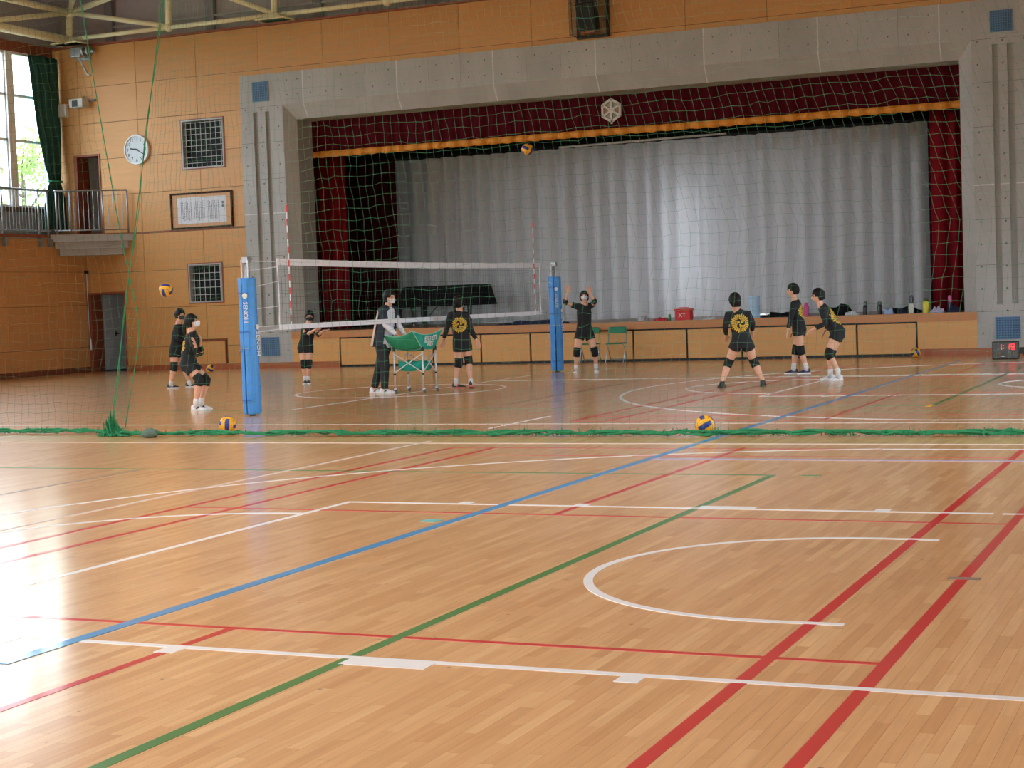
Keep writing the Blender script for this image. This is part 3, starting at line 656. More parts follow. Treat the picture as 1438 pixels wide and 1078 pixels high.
o = tag(drape(-21.35, -6.72, 40.7, 0.912, 5.42, 30, 0.16, nz=6, seedv=11, jitter=0.35, soft=True, hem=lambda u: -0.012+0.012*math.sin(u*37)).build('stage_curtain', M_CURT, smooth=True), 'wide pale grey pleated curtain drawn across the back of the stage', 'curtain')
for i, (x0, x1, y, mt, lab, wv) in enumerate(((-22.3, -20.74, 37.0, M_REDL, 'bright red stage leg curtain hanging just inside the left concrete reveal', 5), (-22.3, -20.35, 39.0, M_MAROON, 'dark maroon leg curtain between the red leg and the pale curtain', 6), (-6.12, -4.7, 37.0, M_REDL, 'red stage leg curtain at the right end above the towel and purple bottle', 5), (-6.5, -4.7, 39.0, M_MAROON, 'dark maroon leg curtain partly hidden behind the right red leg', 6))):
    tag(solid(drape(x0, x1, y, 0.91, 5.9, wv, 0.05, nz=3, seedv=20+i).build('leg_curtain', mt, smooth=True), 0.01), lab, 'curtain')
tag(solid(drape(-23.0, -3.0, 38.6, 5.29, 7.4, 30, 0.03, nz=2, seedv=31).build('border_curtain', M_BLACKC, smooth=True), 0.01), 'black border curtain hanging above the pale stage curtain', 'curtain')
bt = thing('lighting_batten', 'thin grey batten pipe just under the gold fringe', 'batten', (-12.95, 37.5, 5.165))
MB().tube([(-2.1, 0, -0.02), (2.1, 0, 0.02)], 0.026, 8).build('pipe', M_WHITE, bt, smooth=True)
for x in (-1.9, -0.6, 0.6, 1.9): MB().tube([(x, 0, x*0.01), (x, 0, 1.9)], 0.006, 6).build('hanger', M_BLACK, bt)
# emblem on the valance
em = thing('stage_emblem', 'white hexagonal crest with six open triangles hung on the red valance', 'emblem', (-13.16, 36.10, 5.77))
M_CREST = pm('off_white_crest', (214, 206, 196), rough=0.6)
P6 = [(0.245*math.sin(PI/3*k), 0.255*math.cos(PI/3*k)) for k in range(6)]
for k in range(6):
    a, b = P6[k], P6[(k+1) % 6]
    d = Vector((b[0]-a[0], 0, b[1]-a[1])); c = Vector(((a[0]+b[0])/2, 0, (a[1]+b[1])/2))
    MB().obox(c, d, (0,1,0), d.cross(Vector((0,1,0))), d.length/2+0.01, 0.02, 0.026).build('rim_bar', M_CREST, em)
    v = Vector((a[0], 0, a[1])); MB().obox(v/2, v, (0,1,0), v.cross(Vector((0,1,0))), v.length/2, 0.017, 0.026).build('spoke', M_CREST, em)
    tri = [Vector((0,0,0)), Vector((a[0],0,a[1])), Vector((b[0],0,b[1]))]; cc = (tri[0]+tri[1]+tri[2])/3
    tq = [cc+(p-cc)*0.55 for p in tri]; m = MB(); m.add([(p.x, 0.006, p.z) for p in tq]+[(p.x, 0.012, p.z) for p in tq], [(0,2,1),(3,4,5),(0,1,4,3),(1,2,5,4),(2,0,3,5)])
    m.build('inlay', pm('tan_inlay', (168, 134, 108), rough=0.7) if k in (1, 4) else pm('grey_green_inlay', (160, 158, 142), rough=0.7), em)
MB().lathe([(0.07, 0), (0.07, 0.024)], (0, 0.0, 0), 12, (0,-1,0)).build('hub', M_CREST, em)
MB().box(-0.02, 0.02, -0.02, 0.0, -0.31, 0.0).build('pendant', M_CREST, em)

# ================================================================= speaker cage, wall devices
sp = thing('caged_loudspeaker', 'black loudspeaker leaning inside a black guard frame above the lintel', 'speaker', (-13.22, Y0-0.006, 7.32))
M_CAGE = pm('black_guard_frame', (26, 22, 20), rough=0.5)
for x in (-0.36, 0.35): MB().box(x-0.035, x+0.035, -0.07, -0.0, 0.0, 1.12).build('frame_upright', M_CAGE, sp)
for z in (0.0, 1.06): MB().box(-0.325, 0.315, -0.07, 0.0, z, z+0.06).build('frame_crossbar', M_CAGE, sp)
wi = MB()
for q in range(13):
    x = -0.36+0.71*q/12; wi.box(x-0.003, x+0.003, -0.60, -0.595, 0.02, 1.1)
    y = -0.6+0.53*q/12
    for xx in (-0.36, 0.35): wi.box(xx-0.003, xx+0.003, y-0.003, y+0.003, 0.02, 1.1)
for q in range(4):
    z = 0.03+0.35*q; wi.box(-0.36, 0.35, -0.603, -0.598, z, z+0.006)
    for xx in (-0.36, 0.35): wi.box(xx-0.003, xx+0.003, -0.6, -0.07, z, z+0.006)
stuff(wi.build('guard_wires', M_CAGE, sp))
B = MB(); c = Vector((-0.06, -0.22, 0.46)); az = Vector((-0.06, -0.10, 1)).normalized(); ax = Vector((1, 0.05, 0)); ay = az.cross(ax); B.obox(c, ax, ay, az, 0.22, 0.16, 0.31)
B.build('speaker_box', M_BLACK, sp, bevel=0.03)
MB().obox(c-ay.normalized()*0.165 if ay.y > 0 else c+ay.normalized()*0.165, ax, ay, az, 0.19, 0.008, 0.27).build('speaker_grille', pm('black_perforated_grille', (32, 36, 36), rough=0.7), sp)
MB().box(-0.2, 0.12, -0.3, 0.0, 0.09, 0.125).build('bracket', pm('wooden_shelf', (170, 104, 62)), sp); MB().box(-0.2, 0.1, -0.3, 0.0, 0.80, 0.83).build('bracket', M_CAGE, sp)
wc = thing('wall_clock', 'round white wall clock with black numerals showing twenty past nine', 'clock', (-25.83, Y0-0.006, 5.69))
MB().lathe([(0.385, 0.0), (0.39, 0.05), (0.375, 0.075), (0.345, 0.075), (0.345, 0.05), (0.0, 0.05)], (0,0,0), 40, (0,-1,0)).build('case', M_WHITE, wc, smooth=False)
MB().lathe([(0.344, 0.050), (0.344, 0.054), (0.0, 0.054)], (0,0,0), 40, (0,-1,0)).build('dial', pm('pale_blue_white_dial', (206, 216, 226), rough=0.5), wc)
M_INK = pm('dark_ink', (52, 60, 72), rough=0.6)
RX = Matrix.Rotation(PI/2, 4, 'X')
for hnum in range(1, 13):
    a = hnum*PI/6; text_mesh(str(hnum), 0.125, 'numeral', M_INK, wc, Matrix.Translation((0.275*math.sin(a), -0.057, 0.275*math.cos(a))) @ RX, 0.001)
for a, L_, w_ in ((math.radians(280), 0.19, 0.016), (math.radians(120), 0.27, 0.011)):
    d = Vector((math.sin(a), 0, math.cos(a))); MB().obox(d*(L_/2-0.03)+Vector((0,-0.064,0)), d, (0,1,0), d.cross(Vector((0,1,0))), L_/2+0.03, 0.003, w_).build('hand', M_INK, wc)
MB().lathe([(0.022, 0.06), (0.022, 0.07)], (0,0,0), 12, (0,-1,0)).build('hub', M_INK, wc)
ct = thing('framed_calligraphy', 'long framed sheet of vertical handwriting with a dark wooden frame', 'frame', (-23.95, Y0-0.006, 3.585))
hw, hh = 0.93, 0.915
fr = MB()
for x0, x1, z0, z1 in ((-hw, hw, 0, 0.045), (-hw, hw, hh-0.045, hh), (-hw, -hw+0.045, 0.045, hh-0.045), (hw-0.045, hw, 0.045, hh-0.045)): fr.box(x0, x1, -0.05, 0, z0, z1)
fr.build('frame', pm('dark_brown_frame', (58, 34, 26), rough=0.75, spec=0.2), ct, bevel=0.006)
MB().box(-hw+0.045, hw-0.045, -0.02, 0, 0.045, hh-0.045).build('mount', pm('tan_mount', (206, 158, 118), rough=0.7), ct)
MB().box(-0.72, 0.74, -0.024, -0.02, 0.13, 0.79).build('paper', pm('white_paper', (212, 214, 222), rough=0.8), ct)
rnd = random.Random(5); sm = MB()
for blk in (-0.46, -0.06, 0.36):
    for q in range(7):
        x = blk-0.15+0.05*q; z = 0.70-rnd.random()*0.04; end = 0.27-rnd.random()*0.07
        while z > end:
            h = rnd.uniform(0.012, 0.026); sm.box(x-rnd.uniform(0.006, 0.012), x+rnd.uniform(0.006, 0.012), -0.0255, -0.024, z-h, z); z -= h+rnd.uniform(0.006, 0.014)
stuff(sm.build('handwriting', pm('faded_ink', (104, 104, 120), rough=0.8), ct))
tt = MB()
for z in (0.62, 0.54):
    for dx, dz, w_, h_ in ((0, 0.025, 0.03, 0.006), (0, -0.0, 0.028, 0.006), (0, -0.024, 0.03, 0.006), (0, 0, 0.006, 0.03), (-0.018, -0.006, 0.005, 0.022), (0.02, -0.006, 0.005, 0.022)): tt.box(0.645+dx-w_, 0.645+dx+w_, -0.0255, -0.024, z+dz-h_, z+dz+h_)
tt.build('title_characters', M_INK, ct)
# camera, box, winch
wcam = thing('wall_camera', 'small pale grey box with a dark lens on the wall above the doorway', 'camera', (-27.42, Y0-0.006, 6.98))
MB().box(-0.27, 0.16, -0.32, 0, -0.11, 0.12).build('housing', pm('pale_grey_plastic', (196, 192, 186), rough=0.5), wcam, bevel=0.015); MB().box(-0.16, 0.0, -0.335, -0.32, -0.09, 0.07).build('lens_window', M_BLACK, wcam); MB().box(0.16, 0.36, -0.06, 0, 0.05, 0.1).build('bracket', pm('grey_bracket', (130,132,134)), wcam); MB().tube([(0.0, -0.1, 0.12), (0.0, -0.02, 0.2)], 0.015).build('arm', M_STEEL, wcam)
wb = thing('wall_junction_box', 'white box on the wall beside the dark green curtain', 'box', (-28.12, Y0-0.006, 6.69)); MB().box(-0.17, 0.17, -0.14, 0, 0, 0.33).build('case', M_WHITE, wb, bevel=0.012); MB().box(-0.15, 0.15, -0.15, -0.14, 0.02, 0.31).build('cover', M_WHITE, wb)
wn = thing('net_winch', 'grey winch with a long crank arm under the corner of the roof truss', 'winch', (-27.35, Y0-0.06, 8.2))
MB().box(-0.24, 0.2, -0.0, 0.054, -0.1, 0.26).build('mounting_plate', M_STEEL, wn); MB().box(-0.20, 0.12, -0.30, 0, -0.05, 0.22).build('gear_case', M_STEEL, wn, bevel=0.03); MB().tube([(0.02, -0.25, -0.02), (0.34, -0.32, -0.52), (0.44, -0.32, -0.56)], 0.03, 8).build('crank_arm', pm('pale_grey_plastic', (196,192,186)), wn); MB().lathe([(0.14, 0), (0.14, 0.05), (0.06, 0.05), (0.06, 0.16), (0.14, 0.16), (0.14, 0.2)], (0.12, -0.15, 0.1), 14, (1,0,0)).build('drum', M_STEEL, wn); MB().tube([(0.3, -0.15, 0.1), (0.45, -0.15, 0.08)], 0.05, 8).build('axle', M_STEEL, wn)
wt = thing('wall_tap', 'small chrome tap low on the wall left of the concrete pillar', 'tap', (-22.95, Y0-0.006, 0.43)); MB().tube([(0, 0, 0), (0, -0.10, 0.0), (0, -0.14, -0.06)], 0.014, 8).build('spout', M_STEEL, wt, smooth=True); MB().tube([(-0.04, -0.06, 0.05), (0.04, -0.06, 0.05)], 0.01, 6).build('handle', M_STEEL, wt); MB().tube([(0,-0.06,0),(0,-0.06,0.05)], 0.009, 6).build('stem', M_STEEL, wt)
cp = thing('pull_cord', 'thin pull cord with a weight hanging in the corner beside the lower doorway', 'cord', (-27.60, Y0-0.06, 0.5)); MB().tube([(0,0,2.1),(0,0,0.7),(0.05,-0.02,0.35)], 0.012, 6).build('cord', M_STEEL, cp); MB().lathe([(0.02,0),(0.03,0.05),(0.02,0.28)], (0.05,-0.02,0.08), 8).build('weight', M_WHITE, cp); MB().box(-0.04,0.04,-0.04,0.04,2.08,2.16).build('pulley', M_BLACK, cp)
# dark green curtain tied back by the tall window
gc = thing('window_curtain', 'long dark green curtain tied back at the end of the tall windows', 'curtain', (XU+0.22, 34.8, 3.75))
def prof(z):  # centre and half width along the wall
    T = ((0.0, 0.10, 0.52), (0.9, 0.12, 0.36), (1.25, 0.14, 0.20), (1.6, 0.10, 0.30), (2.6, 0.0, 0.45), (4.45, -0.12, 0.56))
    for i in range(len(T)-1):
        if z <= T[i+1][0]:
            f = (z-T[i][0])/(T[i+1][0]-T[i][0]); return T[i][1]*(1-f)+T[i+1][1]*f, T[i][2]*(1-f)+T[i+1][2]*f
    return T[-1][1:]
def cloth_part(z0, z1, nz):
    m = MB(); rings = []
    for j in range(nz+1):
        z = z0+(z1-z0)*j/nz; c_, w_ = prof(z); ring = []
        for k in range(40):
            a = 2*PI*k/40; ring.append((0.13*math.sin(a)*(0.6+0.4*math.sin(a*9))*min(1.0, 0.4+w_), c_+w_*math.cos(a)+0.015*math.sin(a*9), z))
        rings.append(ring)
    return m.ring_loft(rings)
cloth_part(0.0, 4.45, 22).build('cloth', M_GREENC, gc, smooth=True)
MB().tube([(0.14*math.cos(a), 0.14+0.22*math.sin(a), 1.25) for a in [2*PI*k/16 for k in range(17)]], (0.03), 6).build('tieback', pm('green_tieback', (46, 132, 96), rough=0.8), gc)

# ================================================================= divider net
ng = thing('divider_net', 'tall green divider net hanging across the hall with its hem on the floor', 'net', (-12.64, 16.45, 0))
def net_strands(i0, n, sgn, edge, zmax, shift, cell=0.102, rowh=0.116):
    nz = int(zmax/rowh); P = np.zeros((n, nz+1, 3)); rn = np.random.default_rng(3)
    jx = rn.normal(0, 0.006, (n, nz+1)); jz = rn.normal(0, 0.008, (n, nz+1))
    for i in range(n):
        xi = sgn*cell*(i+i0)
        for j in range(nz+1):
            z = 0.03+rowh*j; e = edge(z); w_ = math.exp(-abs(xi)/1.6)
            xx = xi+(1-w_)*shift(xi-12.64, z)+w_*e
            P[i, j] = (xx+jx[i, j], 0.10*math.sin(xi*0.8+z*0.7)*min(1, z)+0.02*math.sin(xi*5+j), z+jz[i, j]-0.014*math.sin(xi*1.9+j*0.4)-0.01*math.sin(xi*7.3))
    V = []; F = []
    def strip(pts, r):
        b = len(V); m = len(pts)
        for k in range(m):
            t = pts[min(k+1, m-1)]-pts[max(k-1, 0)]; t = t/np.linalg.norm(t)
            a = np.array([0, 1.0, 0]); c_ = np.cross(t, a); c_ /= np.linalg.norm(c_)
            for q in range(3):
                an = 2*PI*q/3; V.append(tuple(pts[k]+r*(math.cos(an)*c_+math.sin(an)*a)))
        for k in range(m-1):
            for q in range(3): F.append((b+3*k+q, b+3*k+(q+1) % 3, b+3*k+3+(q+1) % 3, b+3*k+3+q))
    for i in range(n): strip(P[i], NET_R)
    for j in range(nz+1): strip(P[:, j], NET_R)
    m = MB(); m.add(V, F); return m
NET_R = 0.0012
def lean(X, z):
    k = min(0.32, max(0.03, 0.08+0.03*(X+10.5))); k2 = min(0.15, max(0.0, 0.13*(X+11)/7))
    return -k*(z-2.1) if z > 2.1 else -k2*(2.1-z)
stuff(net_strands(0, 152, 1, lambda z: 0.205*z, 7.2, lean).build('netting', M_NETG, ng))
def interp(T, z):
    for i in range(len(T)-1):
        if z <= T[i+1][0]: f = (z-T[i][0])/(T[i+1][0]-T[i][0]); return T[i][1]*(1-f)+T[i+1][1]*f
    return T[-1][1]
EL = ((0.0, 0.0), (1.23, 0.31), (1.58, 0.27), (2.45, 0.09), (4.36, -0.20), (7.2, -0.6))
def rope(pts, r, seg=6): return MB().tube(pts, r, seg)
rope([(0.205*z, -0.01, z) for z in np.linspace(0.05, 7.2, 30)], 0.0065).build('edge_rope', M_NETD, ng, smooth=True)
rope([(0.205*z+0.02+0.02*math.sin(z*3), -0.03, z) for z in np.linspace(0.05, 7.2, 40)], 0.004).build('edge_rope', M_NETD, ng, smooth=True)
def bundle(x0, x1, name, root, seedv):
    rn = random.Random(seedv); m = MB()
    for s in range(5):
        pts = []; x = x0
        while x < x1:
            pts.append((x, rn.uniform(-0.05, 0.05), 0.018+rn.uniform(0, 0.05))); x += rn.uniform(0.10, 0.22)
        m.tube(pts, [rn.uniform(0.008, 0.017) for _ in pts], 5)
    for q in range(int((x1-x0)*26)):   # loose loops of mesh lying on the hem
        x = rn.uniform(x0, x1); y = rn.uniform(-0.05, 0.05); d = rn.uniform(0.03, 0.09)
        m.tube([(x, y, 0.01), (x+d*0.4, y+rn.uniform(-.03,.03), 0.03+rn.uniform(0, 0.07)), (x+d, y+rn.uniform(-.05,.05), 0.012)], 0.004, 3)
    return stuff(m.build(name, M_NETD, root))
bundle(-0.1, 14.0, 'gathered_hem', ng, 4)
cl = MB(); rn = random.Random(9)
for q in range(130):
    a = rn.uniform(0, 2*PI); r_ = rn.uniform(0.0, 0.26); x, y = r_*math.cos(a)+0.05, r_*math.sin(a)*0.5; h = max(0.02, 0.30*(1-r_/0.3)*rn.random())
    cl.tube([(x, y, 0.008), (x*0.6+rn.uniform(-.05,.05), y*0.6, 0.02+h), (x*0.3+rn.uniform(-.08,.08), y*0.3, 0.01)], 0.007, 4)
stuff(cl.build('gathered_corner', M_NETD, ng))
MB().tube([(-0.3, 0, 7.25), (14.0, 0, 7.25)], 0.02, 8).build('hanging_wire', M_STEEL, ng)
n2 = thing('divider_net', 'second green divider net left of the gathered corner hanging before the doorway', 'net', (-12.64, 16.78, 0))
stuff(net_strands(1, 64, -1, lambda z: interp(EL, z), 7.2, lambda X, z: -0.03*z).build('netting', pm('dark_green_net_cord', (58, 110, 80), rough=0.8), n2))
rope([(interp(EL, z)-0.03, -0.02, z) for z in np.linspace(0.05, 7.2, 40)], 0.006).build('edge_rope', M_NETD, n2, smooth=True)
bundle(-7.5, -0.12, 'gathered_hem', n2, 6)
MB().tube([(-7.5, 0.02, 7.25), (-0.35, 0.02, 7.25)], 0.02, 8).build('hanging_wire', M_STEEL, n2)
o = MB().ell((0,0,0.05), 0.11, 0.07, 0.06, fn=lambda d, q: Vector((q.x*(1+0.15*math.sin(d.y*9)), q.y, max(-0.048, q.z+0.012*math.sin(d.x*11)))) ).build('sandbag', pm('grey_green_sandbag', (86, 108, 98), rough=0.9, bump=0.2, scale=30), loc=(-11.93, 16.28, 0.0), smooth=True)
tag(o, 'small grey green sandbag lying on the green net hem near its gathered corner', 'sandbag')

# ================================================================= high-bay lamps over the near half of the hall (above the frame)
lamp_glow = pm('lamp_glass', (255, 246, 232), emit=6.0)
ORD = ['first', 'second', 'third', 'fourth', 'fifth']
for iy in range(4):
    for ix in range(5):
        lx, ly = -24.0+5.0*ix, 0.5+5.0*iy; lz = deck_z(lx)-1.35
        t = thing('high_bay_lamp', 'high-bay lamp, %s from the windows wall, %s from the back wall' % (ORD[ix], ORD[iy]), 'lamp', (lx, ly, lz), 0, 'high-bay lamps under the roof')
        MB().lathe([(0.10, 0.42), (0.12, 0.22), (0.26, 0.02), (0.27, 0.0), (0.25, 0.0), (0.10, 0.2)], (0,0,0), 18).build('reflector', M_STEEL, t); MB().tube([(0,0,0.42), (0,0,1.3)], 0.012, 6).build('hanger', M_BLACK, t)
        MB().lathe([(0.235, 0.012), (0.235, 0.018)], (0,0,0), 18).build('lamp_glass', lamp_glow, t)
        ld_ = bpy.data.lights.new('high_bay_light', 'AREA'); ld_.shape = 'DISK'; ld_.size = 0.46; ld_.energy = 97; ld_.color = (1.0, 0.985, 0.96); ld_.spread = math.radians(130)
        lo2 = bpy.data.objects.new('high_bay_light', ld_); lo2.location = (0, 0, -0.01); COL.objects.link(lo2); lo2.parent = t
# ================================================================= volleyball net and posts
NX = -12.7
vn = thing('volleyball_net', 'volleyball net with white top and bottom tapes strung between two padded posts', 'net', (NX, 25.47, 0))
ya_, yb_ = -4.92, 4.91
def ztop(y): return 2.19+0.03*(y/4.9)**2-0.012
def zbot(y): return 1.215
def tape(zf, h, y0, y1, name):
    m = MB(); N_ = 24
    rings = []
    for i in range(N_+1):
        y = y0+(y1-y0)*i/N_; z = zf(y); rings.append([(-0.006, y, z-h/2), (0.006, y, z-h/2), (0.006, y, z+h/2), (-0.006, y, z+h/2)])
    m.ring_loft(rings); return m.build(name, M_TAPEW, vn)
tape(lambda y: ztop(y)-0.045, 0.095, ya_, yb_, 'top_tape'); tape(zbot, 0.075, ya_, yb_, 'bottom_tape')
m = MB()
for q in range(99):
    y = ya_+(yb_-ya_)*q/98; m.tube([(0, y, 1.25), (0, y, ztop(y)-0.09)], 0.0016, 3)
for q in range(1, 9):
    z = 1.25+0.1*q; m.tube([(0, ya_, z), (0, yb_, z)], 0.0016, 3)
stuff(m.build('netting', M_VNET, vn))
for s, yy in ((-1, ya_), (1, yb_)):
    MB().tube([(0, yy, 1.2), (0.0, yy-0.02*s, 1.7), (0, yy, 2.16)], 0.009, 6).build('side_cord', M_TAPEW, vn)
    yp = -5.73 if s < 0 else 5.67
    for z0, z1 in ((2.165, 2.165), (2.09, 2.03), (1.88, 1.80), (1.52, 1.49), (1.24, 1.24), (1.19, 1.16)):
        MB().tube([(0, yy, z0), (0, yp-s*(0.05 if z1 > 1.93 else 0.14), z1)], 0.006, 6).build('tie_cord', M_TAPEW, vn)
    ant = MB().tube([(0.012, yy-s*0.31, 1.19), (0.012, yy-s*0.31, 2.97)], 0.0085, 8).build('antenna', M_TAPEW, vn)
    for q in range(1, 18, 2): MB().tube([(0.012, yy-s*0.31, 1.19+0.1*q), (0.012, yy-s*0.31, 1.19+0.1*(q+1))], 0.0105, 8).build('red_band', M_REDW, ant)
def net_post(y, lab, seedv, lean_, slit, a1, a2):
    p = thing('net_post', lab, 'post', (NX, y, 0.0), 0, 'padded volleyball net posts')
    MB().tube([(0, 0, 0), (0, 0, 2.2)], 0.042, 14).build('pole', M_STEEL, p, smooth=True)
    MB().box(-0.05, 0.05, -0.05, 0.05, 2.14, 2.22).build('pole_cap', M_STEEL, p); MB().tube([(-0.06, -0.03, 1.7), (-0.06, -0.03, 2.18)], 0.012, 8).build('tension_rope', M_TAPEW, p); MB().tube([(0.05, -0.05, 1.7), (0.05, -0.05, 2.18)], 0.010, 8).build('tension_rope', M_TAPEW, p)
    # padded sleeve: a C section wrapped round the pole, open slit down one side, slightly bowed
    rings = []; zz = [0.02, 0.04, 0.3, 0.6, 0.88, 0.95, 1.2, 1.5, 1.8, 1.915, 1.93]
    sl = math.radians(slit)     # where the slit sits
    for z in zz:
        bow = 0.05*math.sin(PI*min(1, z/1.93))*lean_; ro = 0.128-(0.012 if z in (0.02, 1.93) else 0)+0.004*math.sin(z*7); op = 0.085 if z < 0.9 else 0.035
        ring = []
        for k in range(25):
            a = sl+op+(2*PI-2*op)*k/24; ring.append((bow*0.6+ro*math.cos(a), -bow+ro*math.sin(a), z))
        for k in range(24, -1, -1):
            a = sl+op+(2*PI-2*op)*k/24; ring.append((bow*0.6+0.052*math.cos(a), -bow+0.052*math.sin(a), z))
        rings.append(ring)
    MB().ring_loft(rings).build('pad', M_PAD, p, smooth=False)
    for z in (0.22, 0.95, 1.18, 1.72):
        bow = 0.05*math.sin(PI*min(1, z/1.93))*lean_
        MB().tube([(bow*0.6+0.131*math.cos(a), -bow+0.131*math.sin(a), z) for a in [math.radians(slit-45+7*k) for k in range(13)]], [(0.004, 0.022)]*13, 6, lat=(0,0,1)).build('strap', M_PADS if z != 0.95 else M_STEEL, p)
    # maker's mark: disc and upright lettering on two sides
    for ang, zc, sz in ((math.radians(a1), 1.62, 0.105), (math.radians(a2), 1.18, 0.125)):
        d = Vector((math.cos(ang), math.sin(ang), 0)); t_ = Vector((-d.y, d.x, 0)); bow = 0.05*math.sin(PI*min(1, zc/1.93))*lean_; c0 = Vector((bow*0.6, -bow, 0))+d*0.146
        Mx = Matrix(((0*t_.x-0, t_.x, d.x, c0.x), (0, t_.y, d.y, c0.y), (-1, 0, 0, zc-0.17), (0,0,0,1)))
        text_mesh('SENOH', sz*0.85, 'lettering', M_WHITE, p, Mx, 0.003)
        MB().lathe([(0.038, -0.004), (0.038, 0.003)], c0+Vector((0,0,zc+0.06)), 14, d).build('mark', M_WHITE, p)
    return p
net_post(19.74, 'nearer net post wrapped in a blue pad with white lettering', 1, 1.0, 266, 287, 358)
net_post(31.14, 'farther net post wrapped in a blue pad beside the girl with raised arms', 2, 1.0, 283, 303, 350)

# ================================================================= balls
M_BY = pm('ball_yellow', (236, 174, 30), rough=0.45, var=0.06, scale=40, bump=0.05); M_BB = pm('ball_blue', (42, 52, 140), rough=0.45, var=0.08, scale=40, bump=0.05)
def make_ball(lab, loc):
    b = thing('volleyball', lab, 'ball', loc, 0, 'yellow and blue volleyballs')
    R_b = 0.105
    MB().ell((0,0,0), 0.1015, 0.1015, 0.1015, seg=18, rings=10).build('seam_core', pm('ball_seam', (50, 42, 50), rough=0.7), b, smooth=True)
    axes = [((1,0,0),(0,1,0),(0,0,1)), ((-1,0,0),(0,1,0),(0,0,-1)), ((0,1,0),(0,0,1),(1,0,0)), ((0,-1,0),(0,0,1),(-1,0,0)), ((0,0,1),(1,0,0),(0,1,0)), ((0,0,-1),(1,0,0),(0,-1,0))]
    for nrm, u_, v_ in axes:
        nrm, u_, v_ = Vector(nrm), Vector(u_), Vector(v_)
        for s in range(3):
            m = MB(); V = []; F = []; nu, nv = 8, 4; e = 0.03
            for i in range(nu+1):
                for j in range(nv+1):
                    a = -1+2*i/nu; bb = -1+2*(s+e+(1-2*e)*j/nv)/3; a *= (1-0.02)
                    sw = 0.20*math.sin(a*PI/2)*(1-bb*bb); bb2 = bb+sw*0.6
                    p = (nrm+u_*math.tan(a*PI/4)+v_*math.tan(max(-1, min(1, bb2))*PI/4)).normalized()
                    edge = min(1, 6*min(j/nv, 1-j/nv)+0.35, 6*min(i/nu, 1-i/nu)+0.35)
                    V.append(p*(R_b-0.0022*(1-edge)))
            for i in range(nu):
                for j in range(nv): F.append((i*(nv+1)+j, (i+1)*(nv+1)+j, (i+1)*(nv+1)+j+1, i*(nv+1)+j+1))
            m.add(V, F); m.build('panel', M_BB if s == 1 else M_BY, b, smooth=True)
    return b
ball = make_ball('yellow and blue volleyball on the floor against the green net hem at centre right', (-5.13, 16.62, 0.105)); ball.rotation_euler = (0, math.radians(68), math.radians(17))
for loc, rot, lab in (((-11.23, 16.89, 0.105), (0, 0.2, 0.5), 'yellow and blue volleyball on the floor in front of the nearer blue post'),
                      ((-11.44, 27.0, 4.13), (0.6, 2.2, 0.4), 'volleyball in the air before the top of the pale stage curtain'),
                      ((-14.47, 20.3, 1.82), (0.2, 0.9, 2.0), 'volleyball in the air above the two players at the left wall'),
                      ((-22.6, 33.35, 0.105), (2.0, 0.5, 0.8), 'volleyball on the floor behind the knees of the crouching girl in a white mask'),
                      ((-6.1, 34.6, 0.105), (1.3, 1.2, 0.3), 'volleyball on the floor against the right end of the stage front')):
    c = copy_thing(ball, loc, 0, lab); c.rotation_euler = rot

# ================================================================= ball cart
CA = YAW*-1
bc = thing('ball_cart', 'green canvas ball cart on white wheeled legs in front of the coach', 'cart', (-12.66, 24.72, 0), -YAW)
legs = {'left': (-0.34, -0.12), 'near': (0.145, -0.32), 'far': (-0.145, 0.32), 'right': (0.34, 0.12)}
tops = {'left': (-0.57, -0.12, 1.02), 'near': (0.0, -0.48, 1.035), 'far': (-0.05, 0.52, 1.02), 'right': (0.475, 0.10, 1.055)}
M_CV = pm('green_canvas', (28, 138, 100), rough=0.75, var=0.12, scale=5, bump=0.05); M_CV2 = pm('teal_canvas', (22, 158, 140), rough=0.75, var=0.12, scale=5, bump=0.05); M_PIPE = pm('pale_green_piping', (150, 200, 176), rough=0.7); M_LEG = pm('white_aluminium', (216, 216, 220), rough=0.35, metal=0.2)
order = ['left', 'near', 'right', 'far']
for a in order:
    x, y = legs[a]
    lg = MB().tube([(x, y, 0.07), (x, y, 0.76)], 0.014, 10).build('leg', M_LEG, bc, smooth=True)
    MB().tube([(x, y, 0.30), (x, y, 0.33)], 0.021, 10).build('collar', M_BLACK, lg); MB().tube([(x, y, 0.70), (x, y, 0.77)], 0.024, 10).build('bracket', M_BLACK, lg)
    MB().lathe([(0.033, -0.014), (0.035, 0), (0.033, 0.014)], (x+0.015, y-0.01, 0.035), 14, (0.9, 0.4, 0)).build('caster', pm('grey_caster', (92, 92, 92), rough=0.6), lg); MB().box(x-0.02, x+0.03, y-0.03, y+0.02, 0.05, 0.09).build('caster_fork', M_STEEL, lg)
